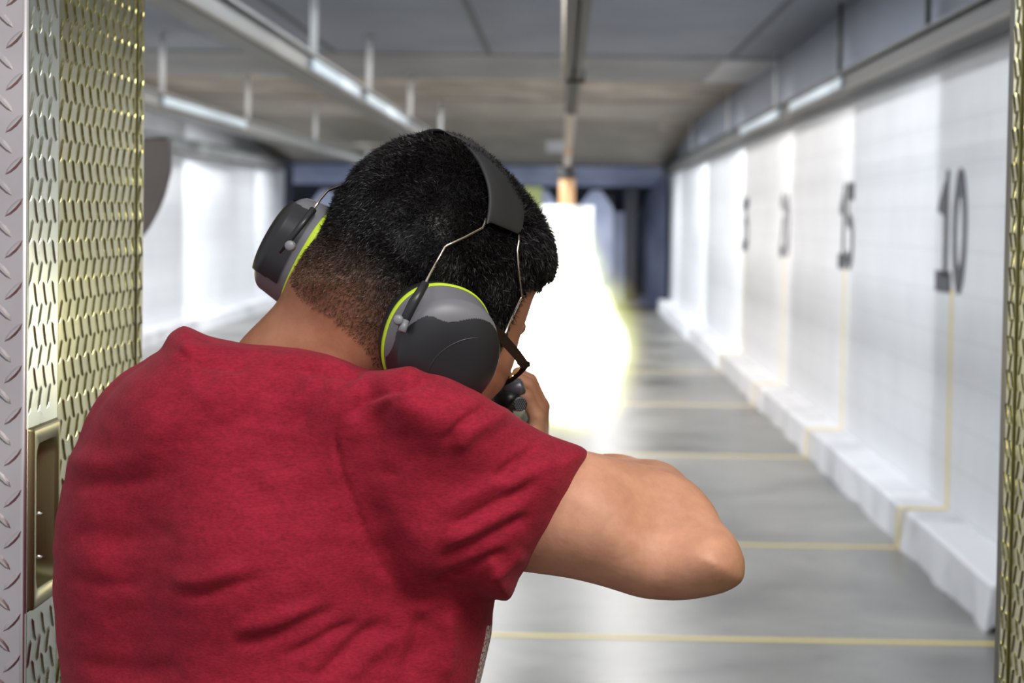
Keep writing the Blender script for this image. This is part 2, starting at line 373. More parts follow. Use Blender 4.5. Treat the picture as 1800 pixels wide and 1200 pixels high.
# ================================================================== THE BOOTH (diamond plate)
def plate_mat(nm, c1, c2, rough=(.16, .3), metal=.92):
    ma = mat(nm, c1, .3, metal); noisy(ma, c1, c2, 14, 5, .3, .7, rough=rough); return ma
PM = plate_mat('reflection tinted aluminium tread plate', (176, 170, 118), (190, 184, 132))  # yellow-green reflected light put into the base tint
PM2 = plate_mat('brighter reflecting aluminium tread plate', (200, 204, 190), (216, 218, 204), (.22, .36))  # lighter copy: stronger reflection on this fold put into the base colour
PMF = plate_mat('silver aluminium tread plate', (206, 197, 198), (222, 214, 214), (.25, .4))
LUGM = PM
def lugs(mb, org, eu, ew, nrm, u0, u1, w0, w1, pu=.042, pw=.040, L=.0145, W=.0034, H=.0016, skip=None, ang=1.02, sh=None):
    """raised pointed bars of a tread plate, in rows of alternating slant"""
    org, eu, ew, nrm = [np.array(q, float) for q in (org, eu, ew, nrm)]
    row = 0; w = w0
    prof = [(-1, 0), (-.6, .75), (0, 1), (.6, .75), (1, 0), (.6, -.75), (0, -1), (-.6, -.75)]
    while w < w1:
        u = u0 + (0 if row % 2 == 0 else (pu/2 if sh is None else sh))
        while u < u1:
            if skip is None or not skip(u, w):
                a = ang if row % 2 == 0 else -ang
                du = np.array([math.cos(a), math.sin(a)]); dv = np.array([-math.sin(a), math.cos(a)])
                base = [du*L*p + dv*W*q for p, q in prof]; top = [du*L*p*.78 + dv*W*.35*q for p, q in prof]
                if all(u0-.02 < u+b[0] < u1+.004 for b in base):
                    vs = [org + eu*(u+b[0]) + ew*(w+b[1]) for b in base] + [org + eu*(u+b[0]) + ew*(w+b[1]) + nrm*H for b in top]
                    n_ = 8
                    mb.add(vs, [(i, (i+1) % 8, 8+(i+1) % 8, 8+i) for i in range(8)] + [tuple(range(8, 16))])
            u += pu
        w += pw/2; row += 1
XP = -.500
YA, Yb_, Yc_, Yd_ = 2.33, 2.475, 2.895, 2.94
HT = 2.35
bp = empty('booth_partition', (-.6, 2.5, 0), 'left booth wall clad in olive and silver diamond tread plate with a recessed pull', 'booth wall', 'diamond plate booth walls')
zl0, zl1 = .9, 1.95
# front strip
mb = MB().box(-1.4, XP-.003, YA, YA+.03, 0, HT); lugs(mb, (0, YA, 0), (1, 0, 0), (0, 0, 1), (0, -1, 0), -.9025, XP-.003, zl0, zl1, .039, .039, .0125, .0034, .0022, ang=.80, sh=.0285)
mb.build('front_plate', PMF, bp)
MB().tube([(XP-.004, YA+.004, 0), (XP-.004, YA+.004, HT)], .0045, 10).build('edge_bead', PMF, bp, True)
# recess for the handle
hy0, hy1 = YA+.012, 2.468
ht = (on_x(70, 740, XP)[2]+on_x(100, 738, XP)[2])/2; hb = on_x(70, 1060, XP)[2]
mb = MB().box(XP-.03, XP, YA+.001, Yb_-.0015, 0, hb).box(XP-.03, XP, YA+.001, Yb_-.0015, ht, HT).box(XP-.05, XP-.03, YA+.001, Yb_-.0015, hb, ht)
lugs(mb, (XP, 0, 0), (0, 1, 0), (0, 0, 1), (1, 0, 0), YA+.016, Yb_-.006, zl0, zl1, skip=lambda u, w: hb-.012 < w < ht+.012)
mb.build('door_edge_plate', PM2, bp)
mb = MB().add([(XP, Yb_, 0), (XP+.004, Yc_, 0), (XP+.004, Yc_, HT), (XP, Yb_, HT), (XP-.03, Yb_, 0), (XP-.03, Yc_, 0), (XP-.03, Yc_, HT), (XP-.03, Yb_, HT)],
              [(0, 1, 2, 3), (4, 7, 6, 5), (0, 4, 5, 1), (3, 2, 6, 7), (0, 3, 7, 4), (1, 5, 6, 2)])
lugs(mb, (XP, 0, 0), (.0095, 1, 0), (0, 0, 1), (1, 0, 0), Yb_+.016, Yc_-.004, zl0, zl1) if False else None
sl = .004/(Yc_-Yb_)
lugs(mb, (XP-sl*Yb_, 0, 0), (sl, 1, 0), (0, 0, 1), (1, 0, 0), Yb_+.010, Yc_-.004, zl0, zl1)
mb.build('side_plate', PM, bp)
mb = MB().box(XP-.03, XP+.006, Yc_+.007, Yd_, 0, HT); lugs(mb, (XP+.006, 0, 0), (0, 1, 0), (0, 0, 1), (1, 0, 0), Yc_+.014, Yd_-.002, zl0, zl1, .03)
mb.build('end_plate', PM, bp)
MB().box(XP-.03, XP-.012, Yc_-.001, Yc_+.008, 0, HT).build('dark_joint', mat('dark gap', (30, 28, 24), .7), bp)
# recessed pull
BRZ = mat('brushed bronze steel', (150, 142, 118), .26, .8); noisy(BRZ, (150, 142, 100), (168, 160, 118), 8, 3, rough=(.34, .46))
CHR = mat('bright steel pin', (220, 214, 200), .15, 1.0)
def rrect(y0, y1, z0, z1, r, n=5):
    out = []
    for cy, cz, a0 in ((y1-r, z1-r, 0), (y0+r, z1-r, PI/2), (y0+r, z0+r, PI), (y1-r, z0+r, 1.5*PI)):
        for k in range(n+1):
            a = a0 + PI/2*k/n; out.append((cy+r*math.cos(a), cz+r*math.sin(a)))
    return out
def loop(mb, rings):
    n = len(rings[0]); V = [p for r_ in rings for p in r_]
    mb.add(V, [(i*n+k, i*n+(k+1) % n, (i+1)*n+(k+1) % n, (i+1)*n+k) for i in range(len(rings)-1) for k in range(n)])
def rr3(x, y0, y1, z0, z1, r): return [(x, a, b) for a, b in rrect(y0, y1, z0, z1, r)]
g = .016
mb = MB(); loop(mb, [rr3(XP-.002, hy0, hy1, hb, ht, .003), rr3(XP+.004, hy0+.001, hy1-.001, hb+.001, ht-.001, .003), rr3(XP+.005, hy0+.004, hy1-.004, hb+.004, ht-.004, .003),
               rr3(XP+.0045, hy0+g*.8, hy1-g*.7, hb+g, ht-g, .016), rr3(XP+.001, hy0+g*.9, hy1-g*.8, hb+g*1.1, ht-g*1.1, .016)])
pull = mb.build('pull_handle', BRZ, bp, True)
mb = MB(); a_ = (hy0+g*.9, hy1-g*.8, hb+g*1.1, ht-g*1.1)
loop(mb, [rr3(XP+.001, *a_, .016), rr3(XP-.012, a_[0]+.003, a_[1]-.003, a_[2]+.003, a_[3]-.003, .016), rr3(XP-.022, a_[0]+.012, a_[1]-.012, a_[2]+.012, a_[3]-.012, .012)])
rr_ = rr3(XP-.022, a_[0]+.012, a_[1]-.012, a_[2]+.012, a_[3]-.012, .012); mb.add(rr_, [tuple(range(len(rr_)))])
def child(o, p):
    o.parent = p; o.matrix_parent_inverse = Matrix.Identity(4)
cup = mb.build('handle_recess', BRZ, bp, True); child(cup, pull)
for v in (902, 978):
    q = on_x(56, v, XP); q1 = on_x(79, v, XP)
    o = MB().tube([(XP-.003, q[1], q[2]), (XP-.003, q1[1]-.002, q1[2]), (XP-.003, q1[1], q1[2])], [.0022, .0022, .0015], 10).build('pin', CHR, bp, True); child(o, pull)
# right partition
XQ = .5245
bq = empty('booth_partition', (.6, 2.5, 0), 'right booth wall clad in olive diamond tread plate, thin strip at the right edge', 'booth wall', 'diamond plate booth walls')
mb = MB().box(XQ, XQ+.04, 1.7, 2.885, 0, HT); lugs(mb, (XQ, 0, 0), (0, 1, 0), (0, 0, 1), (-1, 0, 0), 2.3, 2.883, zl0, zl1)
mb.build('side_plate', PM, bq)
mb = MB().box(XQ-.003, XQ+.04, 2.892, 2.935, 0, HT); lugs(mb, (XQ-.003, 0, 0), (0, 1, 0), (0, 0, 1), (-1, 0, 0), 2.897, 2.933, zl0, zl1, .03)
mb.build('end_plate', PM, bq)
mb = MB().box(XQ-.002, XQ+.04, 2.935, 2.975, 0, HT); mb.build('dark_joint', DSTEEL, bq)

# ================================================================== SDF TOOLS
def seg_len2(): pass
class Poly:
    """signed distance (px, negative inside) to a smooth outline, sampled on a raster"""
    def __init__(s, pts, step=3.0, pad=60, smooth=3):
        p = np.array(pts, float)
        for _ in range(smooth):      # Chaikin, gently
            q = np.roll(p, -1, 0); p = np.stack([.8*p+.2*q, .2*p+.8*q], 1).reshape(-1, 2) if _ == 0 else np.stack([.75*p+.25*q, .25*p+.75*q], 1).reshape(-1, 2)
        s.step = step; s.lo = p.min(0)-pad; s.hi = p.max(0)+pad
        nx, ny = ((s.hi-s.lo)/step).astype(int)+2
        gx, gy = np.meshgrid(s.lo[0]+step*np.arange(nx), s.lo[1]+step*np.arange(ny), indexing='ij')
        d2 = np.full(gx.shape, 1e9); ins = np.zeros(gx.shape, bool)
        for a, b in zip(p, np.roll(p, -1, 0)):
            ab = b-a; L = ab @ ab
            if L < 1e-9: continue
            t = np.clip(((gx-a[0])*ab[0] + (gy-a[1])*ab[1])/L, 0, 1)
            d2 = np.minimum(d2, (gx-a[0]-t*ab[0])**2 + (gy-a[1]-t*ab[1])**2)
            c = (a[1] > gy) != (b[1] > gy)
            if a[1] != b[1]: ins ^= c & (gx < ab[0]*(gy-a[1])/ab[1] + a[0])
        s.g = (np.where(ins, -1, 1)*np.sqrt(d2)).astype(np.float32)
    def __call__(s, u, v):
        x = np.clip((u-s.lo[0])/s.step, 0, s.g.shape[0]-1.001); y = np.clip((v-s.lo[1])/s.step, 0, s.g.shape[1]-1.001)
        i = x.astype(int); j = y.astype(int); fx = x-i; fy = y-j; g = s.g
        return (g[i, j]*(1-fx)+g[i+1, j]*fx)*(1-fy) + (g[i, j+1]*(1-fx)+g[i+1, j+1]*fx)*fy
def smin(a, b, k):
    h = np.clip(k-np.abs(a-b), 0, None)/k
    return np.minimum(a, b) - h*h*k*.25
def rbf(ctrl):
    """smooth function of (u, v) through control values (inverse-distance blend)"""
    c = np.array(ctrl, float)
    def f(u, v):
        w = 0; s_ = 0
        for a, b, z in c:
            q = 1/(((u-a)**2+(v-b)**2)/1e4+.35)**1.6; w = w+q; s_ = s_+q*z
        return s_/w
    return f
class Field:
    def __init__(s, lo, hi, h):
        s.lo = np.array(lo, float); s.h = h; s.n = (np.ceil((np.array(hi)-s.lo)/h)).astype(int)
        s.F = np.full(s.n, .05, np.float32)
        s.ax = [(s.lo[i]+h*np.arange(s.n[i])).astype(np.float32) for i in range(3)]
    def sub(s, lo, hi):
        a = np.maximum(((np.array(lo)-s.lo)/s.h).astype(int), 0); b = np.minimum(((np.array(hi)-s.lo)/s.h).astype(int)+2, s.n)
        return tuple(slice(i, j) for i, j in zip(a, b))
    def xyz(s, sl): return s.ax[0][sl[0]][:, None, None], s.ax[1][sl[1]][None, :, None], s.ax[2][sl[2]][None, None, :]
    def put(s, sl, f, k):
        if k is None: s.F[sl] = np.maximum(s.F[sl], -f)
        else: s.F[sl] = smin(s.F[sl], np.minimum(f, .05).astype(np.float32), k)
    def capsule(s, a, b, ra, rb, k=.01, flat=None):
        a, b = np.array(a), np.array(b); r = max(ra, rb)+k+.02
        sl = s.sub(np.minimum(a, b)-r, np.maximum(a, b)+r)
        if any(q.stop <= q.start for q in sl): return
        X, Y, Z = s.xyz(sl); ab = b-a; L = ab @ ab + 1e-12
        t = np.clip(((X-a[0])*ab[0]+(Y-a[1])*ab[1]+(Z-a[2])*ab[2])/L, 0, 1)
        d = np.sqrt((X-a[0]-t*ab[0])**2+(Y-a[1]-t*ab[1])**2+(Z-a[2]-t*ab[2])**2) - (ra+(rb-ra)*t)
        s.put(sl, d, k)
    def ellip(s, c, axes, rad, k=.01):
        c = np.array(c); R = max(rad)+k+.02; sl = s.sub(c-R, c+R)
        X, Y, Z = s.xyz(sl); q = 0
        for a, r in zip(axes, rad): q = q + (((X-c[0])*a[0]+(Y-c[1])*a[1]+(Z-c[2])*a[2])/r)**2
        s.put(sl, (np.sqrt(q)-1)*min(rad), k)
    def inflate(s, poly, dc, T, R, p=2.0, k=.01, lo=None, hi=None, grow=0.0, Tf=None):
        us = [poly.lo[0]+40, poly.hi[0]-40]; vs = [poly.lo[1]+40, poly.hi[1]-40]
        dm = float(np.mean(dc(np.array([np.mean(us)]), np.array([np.mean(vs)]))))
        cs = np.array([P(u, v, d) for u in us for v in vs for d in (dm-.25, dm+.25)])
        sl = s.sub(cs.min(0), cs.max(0)); X, Y, Z = s.xyz(sl)
        D = (X*Fw[0]+Y*Fw[1]+(Z-CAMZ)*Fw[2]); U = 900+FPX*(X*Rt[0]+Y*Rt[1]+(Z-CAMZ)*Rt[2])/D; V = 600-FPX*(X*Up[0]+Y*Up[1]+(Z-CAMZ)*Up[2])/D
        s2 = poly(U, V) - grow
        q = np.clip(1+s2/R, 0, None); c = dc(U, V); t = T(U, V) if callable(T) else T
        tt = t if Tf is None else np.where(D > c, Tf, t)
        w = np.abs(D-c)/tt
        f = ((q**p+w**p)**(1/p)-1)*min(R*dm/FPX, float(np.min(t)))
        s.put(sl, f, k)
    def mesh(s, name):
        F = np.clip(s.F, -4*s.h, 4*s.h).astype(np.float32)
        F[0] = F[-1] = 4*s.h; F[:, 0] = F[:, -1] = 4*s.h; F[:, :, 0] = F[:, :, -1] = 4*s.h
        g = vdb.FloatGrid(4*s.h); g.copyFromArray(F)
        pts, quads = g.convertToQuads(isovalue=0.0)
        pts = (np.asarray(pts)*s.h + s.lo).astype(np.float32)
        me = bpy.data.meshes.new(name)
        nv, nq = len(pts), len(quads)
        me.vertices.add(nv); me.vertices.foreach_set('co', pts.ravel())
        me.loops.add(nq*4); me.loops.foreach_set('vertex_index', np.asarray(quads)[:, ::-1].astype(np.int32).ravel())
        me.polygons.add(nq); me.polygons.foreach_set('loop_start', np.arange(0, nq*4, 4, dtype=np.int32))
        me.update(calc_edges=True); me.validate()
        # keep outward normals
        q = np.asarray(quads)[:, ::-1]; a, b, c = pts[q[:, 0]], pts[q[:, 1]], pts[q[:, 2]]
        vol = np.einsum('ij,ij->i', a, np.cross(b, c)).sum()
        if vol < 0: me.flip_normals()
        me.polygons.foreach_set('use_smooth', np.ones(len(me.polygons), bool)); me.update()
        return me
def getco(me):
    a = np.empty(len(me.vertices)*3, np.float32); me.vertices.foreach_get('co', a); return a.reshape(-1, 3).astype(float)
def getno(me):
    a = np.empty(len(me.vertices)*3, np.float32); me.vertex_normals.foreach_get('vector', a); return a.reshape(-1, 3).astype(float)
def projn(p):
    q = p - C0; d = q @ Fw; return 900+FPX*(q @ Rt)/d, 600-FPX*(q @ Up)/d, d
def stroke_field(u, v, strokes):
    out = np.zeros(len(u))
    for pts, w, amp in strokes:
        pts = np.array(pts, float); L = np.r_[0, np.cumsum(np.linalg.norm(np.diff(pts, axis=0), axis=1))]; best = np.full(len(u), 1e9); bt = np.zeros(len(u))
        for i in range(len(pts)-1):
            a, b = pts[i], pts[i+1]; ab = b-a; t = np.clip(((u-a[0])*ab[0]+(v-a[1])*ab[1])/(ab @ ab), 0, 1)
            d = (u-a[0]-t*ab[0])**2+(v-a[1]-t*ab[1])**2; mk = d < best
            best = np.where(mk, d, best); bt = np.where(mk, (L[i]+t*(L[i+1]-L[i]))/L[-1], bt)
        ends = np.clip(np.minimum(bt, 1-bt)/.22, .0, 1); ends = ends*ends*(3-2*ends)
        out += amp*np.exp(-best/(w*w))*ends
    return out

# ================================================================== THE SHOOTER
HEADP = Poly([(514, 498), (530, 465), (548, 436), (562, 410), (578, 382), (592, 358), (604, 334), (620, 308), (644, 282), (670, 264), (702, 248), (742, 240),
              (790, 240), (824, 256), (857, 280), (890, 312), (918, 348), (942, 385), (956, 420), (960, 460), (950, 500), (937, 524), (926, 560), (912, 598), (904, 640), (885, 682),
              (850, 715), (790, 745), (700, 745), (640, 690), (590, 610), (545, 545)])
head_dc = rbf([(520, 480, 2.215), (600, 350, 2.23), (700, 600, 2.23), (760, 250, 2.27), (760, 430, 2.245), (950, 430, 2.31), (920, 600, 2.30), (850, 700, 2.29)])
HT_ = .086
NECKP = Poly([(560, 440), (515, 500), (470, 550), (425, 594), (400, 630), (420, 690), (540, 740), (660, 740), (735, 690), (730, 600), (690, 500)])
neck_dc = rbf([(450, 620, 2.245), (600, 640, 2.235), (600, 480, 2.225), (700, 600, 2.235)])
ARMP = Poly([(800, 800), (900, 780), (1020, 788), (1100, 810), (1165, 822), (1212, 846), (1243, 880), (1262, 912), (1293, 942), (1311, 985), (1308, 1022), (1275, 1042), (1205, 1056),
             (1130, 1053), (1060, 1030), (1000, 1015), (915, 1004), (830, 990), (760, 900)])
arm_dc = rbf([(850, 900, 2.19), (1050, 920, 2.17), (1280, 990, 2.15), (1180, 860, 2.22)])
B = Field((-.44, 1.98, 1.04), (.25, 3.0, 1.70), .003)
B.inflate(NECKP, neck_dc, .058, 105, 2.0, .02)
B.inflate(HEADP, head_dc, HT_, 165, 2.0, .03)
B.inflate(ARMP, arm_dc, .052, 100, 2.0, .012)
# face, in the head's own frame
hf = unit((.42, .84, -.36)); hr = unit(np.cross(hf, (.44, 0, .9))); hu = np.cross(hr, hf)
Mh = P(745, 505, 2.285)
def H(x, y, z): return Mh + hf*x + hr*y + hu*z
B.ellip(H(.062, 0, -.035), (hf, hr, hu), (.062, .062, .085), .02)      # mid face
B.ellip(H(.085, 0, -.105), (hf, hr, hu), (.034, .040, .026), .02)       # chin
B.capsule(H(.108, 0, .005), H(.138, 0, -.035), .008, .013, .012)        # nose
for s_ in (-1, 1):
    B.capsule(H(.110, s_*.018, .020), H(.098, s_*.048, .018), .009, .007, .012)   # brow
    B.ellip(H(.102, s_*.03, .000), (hf, hr, hu), (.012, .014, .011), .004)         # eye
    B.ellip(H(.134, s_*.012, -.038), (hf, hr, hu), (.010, .008, .007), .006)
B.capsule(H(.120, -.022, -.066), H(.120, .022, -.066), .006, .006, .005)  # lips
B.capsule(H(.119, -.020, -.076), H(.119, .020, -.076), .006, .006, .005)
# torso stub, shoulders (under the shirt)
B.capsule(P(430, 800, 2.28), P(760, 820, 2.25), .05, .05, .04); B.capsule(P(480, 860, 2.24), P(500, 1300, 2.24), .07, .09, .04); B.capsule(P(600, 700, 2.27), P(560, 860, 2.26), .04, .06, .03)
# left arm: shoulder, elbow, wrist
LS, LE, LW = P(330, 760, 2.27), P(600, 985, 2.50), P(862, 770, 2.70)
B.capsule(LS, LE, .050, .040, .02); B.capsule(LE, LW, .040, .027, .012)
# right arm: forearm beyond the upper arm
RE, RW = P(1235, 965, 2.20), P(885, 815, 2.47)
B.capsule(P(1185, 935, 2.20), P(1140, 888, 2.27), .034, .037, .02); B.capsule(P(1140, 888, 2.27), P(1080, 875, 2.31), .037, .036, .02); B.capsule(P(1080, 875, 2.31), RW, .036, .027, .02)
# hands
RB, RM = P(800, 850, 2.30), P(936, 672, 3.10)
ra = unit(RM-RB); rs = unit(np.cross(ra, (0, 0, 1))); ru = np.cross(rs, ra)
def G(t, s_, u_): return RB + ra*t + rs*s_ + ru*u_      # rifle frame: along, right, up
def finger(F_, pts, r0, r1):
    for i in range(len(pts)-1):
        a = r0+(r1-r0)*i/(len(pts)-1); b = r0+(r1-r0)*(i+1)/(len(pts)-1); F_.capsule(pts[i], pts[i+1], a, b, .003)
# support hand round the handguard: palm underneath, four fingers up the right side, thumb on the left
HG = .47
pc = G(HG, -.010, -.052)
B.capsule(LW, G(HG-.03, -.006, -.058), .026, .024, .015)
B.ellip(G(HG+.005, .004, -.050), (ra, rs, ru), (.048, .036, .018), .012); B.ellip(G(HG-.01, .034, -.028), (ra, rs, ru), (.046, .014, .034), .01)
for i in range(4):
    t_ = HG+.034-.021*i; L = (.94, 1.05, 1.0, .82)[i]
    finger(B, [G(t_, .018, -.050), G(t_-.002, .036, -.034), G(t_-.004, .036+.002*L, -.022+.034*L), G(t_-.006, .026, -.020+.058*L), G(t_-.008, .013, -.018+.064*L)], .0098, .0076)
finger(B, [G(HG-.03, -.020, -.050), G(HG-.01, -.044, -.030), G(HG+.012, -.046, -.002), G(HG+.03, -.036, .012)], .012, .009)
# firing hand on the grip
gc = G(.215, .0, -.085)
B.capsule(RW, G(.19, .034, -.075), .026, .022, .015)
B.ellip(G(.198, .026, -.075), (ra, rs, ru), (.030, .016, .042), .01)
for i in range(4):
    z_ = -.045-.021*i
    if i == 0: finger(B, [G(.215, .030, z_), G(.245, .034, z_+.004), G(.268, .022, z_+.008), G(.276, .004, z_+.008)], .0095, .0075)
    else: finger(B, [G(.215, .030, z_), G(.240, .026, z_), G(.244, -.004, z_), G(.226, -.024, z_)], .0095, .0078)
finger(B, [G(.185, .024, -.045), G(.188, -.008, -.030), G(.205, -.026, -.030), G(.225, -.026, -.034)], .011, .009)
bm_ = B.mesh('body')
SKIN = mat('skin', (198, 142, 108), .56)
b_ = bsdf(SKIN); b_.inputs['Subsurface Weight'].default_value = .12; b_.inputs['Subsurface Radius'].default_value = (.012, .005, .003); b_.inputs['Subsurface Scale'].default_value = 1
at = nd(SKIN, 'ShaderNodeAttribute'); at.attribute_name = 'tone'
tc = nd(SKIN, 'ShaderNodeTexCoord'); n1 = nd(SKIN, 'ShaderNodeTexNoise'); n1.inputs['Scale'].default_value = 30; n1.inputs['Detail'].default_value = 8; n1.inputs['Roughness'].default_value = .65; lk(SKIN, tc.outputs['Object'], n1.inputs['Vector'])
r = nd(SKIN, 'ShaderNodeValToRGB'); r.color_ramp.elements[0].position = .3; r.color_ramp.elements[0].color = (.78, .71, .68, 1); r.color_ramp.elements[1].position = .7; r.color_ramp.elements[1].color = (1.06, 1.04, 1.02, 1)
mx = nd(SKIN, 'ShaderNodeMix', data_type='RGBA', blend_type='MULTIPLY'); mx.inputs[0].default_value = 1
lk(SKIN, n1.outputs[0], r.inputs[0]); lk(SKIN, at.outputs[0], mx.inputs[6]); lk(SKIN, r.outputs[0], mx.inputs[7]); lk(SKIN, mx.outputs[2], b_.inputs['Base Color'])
n3 = nd(SKIN, 'ShaderNodeTexNoise'); n3.inputs['Scale'].default_value = 160; n3.inputs['Detail'].default_value = 6; lk(SKIN, tc.outputs['Object'], n3.inputs['Vector'])
bpn = nd(SKIN, 'ShaderNodeBump'); bpn.inputs['Strength'].default_value = .22; bpn.inputs['Distance'].default_value = .0015; lk(SKIN, n3.outputs[0], bpn.inputs['Height']); lk(SKIN, bpn.outputs[0], b_.inputs['Normal'])
person = empty('person', (-.22, 2.2, 0), 'person in a crimson t-shirt seen from behind, leaning over a rifle with earmuffs on', 'person')
body = link('body', bm_, SKIN, person)
# hair line and fade
NAPE = np.array([(505, 502), (540, 528), (580, 560), (620, 590), (655, 625), (690, 660)], float)
def dist_line(u, v, L):
    best = np.full(np.shape(u), 1e9)
    for a, b in zip(L[:-1], L[1:]):
        ab = b-a; t = np.clip(((u-a[0])*ab[0]+(v-a[1])*ab[1])/(ab @ ab), 0, 1); best = np.minimum(best, np.hypot(u-a[0]-t*ab[0], v-a[1]-t*ab[1]))
    return best
HAIRP = Poly([(508, 497), (524, 462), (542, 433), (556, 407), (572, 380), (587, 355), (600, 332), (612, 308), (638, 280), (665, 260), (700, 243), (740, 235),
              (790, 236), (828, 252), (862, 276), (897, 310), (927, 348), (953, 383), (971, 410), (980, 440), (982, 468), (974, 494), (956, 503), (936, 502), (922, 512), (908, 540), (896, 570), (884, 600),
              (862, 640), (800, 680), (700, 680), (660, 640), (622, 592), (590, 566), (558, 545), (528, 524)], smooth=2)
def vnoise(u, v, s, seed):
    r_ = np.random.default_rng(seed); g = r_.random((64, 64)); x = (u/s) % 63; y = (v/s) % 63; i = x.astype(int); j = y.astype(int); fx = x-i; fy = y-j
    fx = fx*fx*(3-2*fx); fy = fy*fy*(3-2*fy)
    return (g[i, j]*(1-fx)+g[i+1, j]*fx)*(1-fy)+(g[i, j+1]*(1-fx)+g[i+1, j+1]*fx)*fy
def fade(u, v):
    d = dist_line(u, v, NAPE) + 26*(vnoise(u, v, 34, 3)-.5) + 14*(vnoise(u, v, 13, 4)-.5)
    t = np.clip(d/185, 0, 1); side = np.clip((u-735)/50, 0, 1)
    return np.maximum(t*t*(3-2*t), side*.95)
co_ = getco(bm_); u_, v_, d_ = projn(co_)
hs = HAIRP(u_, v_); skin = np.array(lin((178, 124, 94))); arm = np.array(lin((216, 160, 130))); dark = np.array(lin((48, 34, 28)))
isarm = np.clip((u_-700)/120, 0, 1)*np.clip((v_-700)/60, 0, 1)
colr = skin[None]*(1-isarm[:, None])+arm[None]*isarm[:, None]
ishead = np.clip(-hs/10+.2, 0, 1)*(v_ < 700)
fv = fade(u_, v_); mixv = (ishead*(.38+.62*np.clip(fv*1.5, 0, 1)))[:, None]
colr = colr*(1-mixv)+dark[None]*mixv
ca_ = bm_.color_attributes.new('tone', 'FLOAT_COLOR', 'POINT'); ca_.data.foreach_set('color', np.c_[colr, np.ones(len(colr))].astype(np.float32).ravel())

# hair: a close cap plus cut strands
HF = Field((-.25, 2.06, 1.38), (.06, 2.46, 1.66), .003)
HF.inflate(HAIRP, head_dc, HT_+.003, 165, 2.0, .003, grow=-7)
hm = HF.mesh('hair_cap'); hc = getco(hm); hn = getno(hm); hu_, hv_, hd_ = projn(hc)
# keep the cap only where it stands proud of the scalp; thin towards the nape
fd = fade(hu_, hv_)
hc2 = hc - hn*(np.clip((.97-fd)*3.2, 0, 1)*np.clip((760-hu_)/30, 0, 1)*(hd_ < 2.3))[:, None]*.016
polys = np.empty(len(hm.polygons)*4, np.int32); hm.loops.foreach_get('vertex_index', polys); polys = polys.reshape(-1, 4)
bq4 = np.empty(len(bm_.polygons)*4, np.int32); bm_.loops.foreach_get('vertex_index', bq4); bq4 = bq4.reshape(-1, 4)
bco, bno = getco(bm_), getno(bm_); bcu, bcv, bcd = projn(bco[bq4].mean(1)); sel = (HAIRP(bcu, bcv) < 0) & (bcv < 690); bq4 = bq4[sel]
srcs = []
for PV, PN, Q, n_s in ((hc2, hn, polys, 60000), (bco, bno, bq4, 120000)):
    a_, b2, c_, d2_ = [PV[Q[:, i]] for i in range(4)]
    area_ = np.linalg.norm(np.cross(c_-a_, d2_-b2), axis=1)/2
    cen = (a_+b2+c_+d2_)/4; nrm = PN[Q].mean(1); nrm /= np.linalg.norm(nrm, axis=1)[:, None]+1e-9
    w = area_*np.where((nrm @ -Fw) > -.35, 1, .12); w /= w.sum(); idx = rng.choice(len(w), n_s, p=w); bw = rng.random((n_s, 2))
    srcs.append((a_[idx]*(1-bw[:, :1])*(1-bw[:, 1:]) + b2[idx]*bw[:, :1]*(1-bw[:, 1:]) + c_[idx]*bw[:, :1]*bw[:, 1:] + d2_[idx]*(1-bw[:, :1])*bw[:, 1:], nrm[idx]))
pos = np.concatenate([a[0] for a in srcs]); nn = np.concatenate([a[1] for a in srcs]); NS = len(pos)
su, sv, _ = projn(pos); f_ = fade(su, sv)
keep = rng.random(NS) < .35+.65*np.clip(f_*1.6, 0, 1)
pos, nn, su, sv, f_ = pos[keep], nn[keep], su[keep], sv[keep], f_[keep]; NS = len(pos)
ln = (.0030+.0046*np.clip(f_, 0, 1))*(.6+.7*rng.random(NS))
quiff = np.clip((su-880)/80, 0, 1)*np.clip((520-sv)/100, 0, 1); ln = ln*(1+.5*quiff)
flow = np.tile(-hu*.75 + -hf*.15, (NS, 1)); flow[:] += .5*quiff[:, None]*(hf)
sw = vnoise(su, sv, 42, 9)*2*PI; flow += .45*(np.cos(sw)[:, None]*Rt + np.sin(sw)[:, None]*Up)
flow += .40*rng.normal(size=(NS, 3)); flow -= nn*np.einsum('ij,ij->i', flow, nn)[:, None]
dr = nn*.42 + flow*.85; dr /= np.linalg.norm(dr, axis=1)[:, None]
bend = flow*.45 - nn*.25
side = np.cross(dr, rng.normal(size=(NS, 3))); side /= np.linalg.norm(side, axis=1)[:, None]
wd = .00030
p0 = pos - nn*.0015; p1 = pos+dr*ln[:, None]*.55; d2v = dr+bend; d2v /= np.linalg.norm(d2v, axis=1)[:, None]; p2 = p1+d2v*ln[:, None]*.45
V5 = np.stack([p0-side*wd, p0+side*wd, p1+side*wd*.8, p1-side*wd*.8, p2], 1).reshape(-1, 3)
nb = len(hc2)
allv = np.r_[hc2, V5].astype(np.float32)
k = nb+5*np.arange(NS)
quads = np.r_[polys, np.stack([k, k+1, k+2, k+3], 1)]; tris = np.stack([k+3, k+2, k+4], 1)
hme = bpy.data.meshes.new('hair'); hme.vertices.add(len(allv)); hme.vertices.foreach_set('co', allv.ravel())
nl = len(quads)*4+len(tris)*3; hme.loops.add(nl); hme.loops.foreach_set('vertex_index', np.r_[quads.ravel(), tris.ravel()].astype(np.int32))
hme.polygons.add(len(quads)+len(tris)); hme.polygons.foreach_set('loop_start', np.r_[np.arange(len(quads))*4, len(quads)*4+np.arange(len(tris))*3].astype(np.int32))
hme.update(calc_edges=True)
hme.polygons.foreach_set('use_smooth', np.ones(len(hme.polygons), bool))
blk = np.array(lin((24, 21, 22))); brn = np.array(lin((92, 66, 50)))
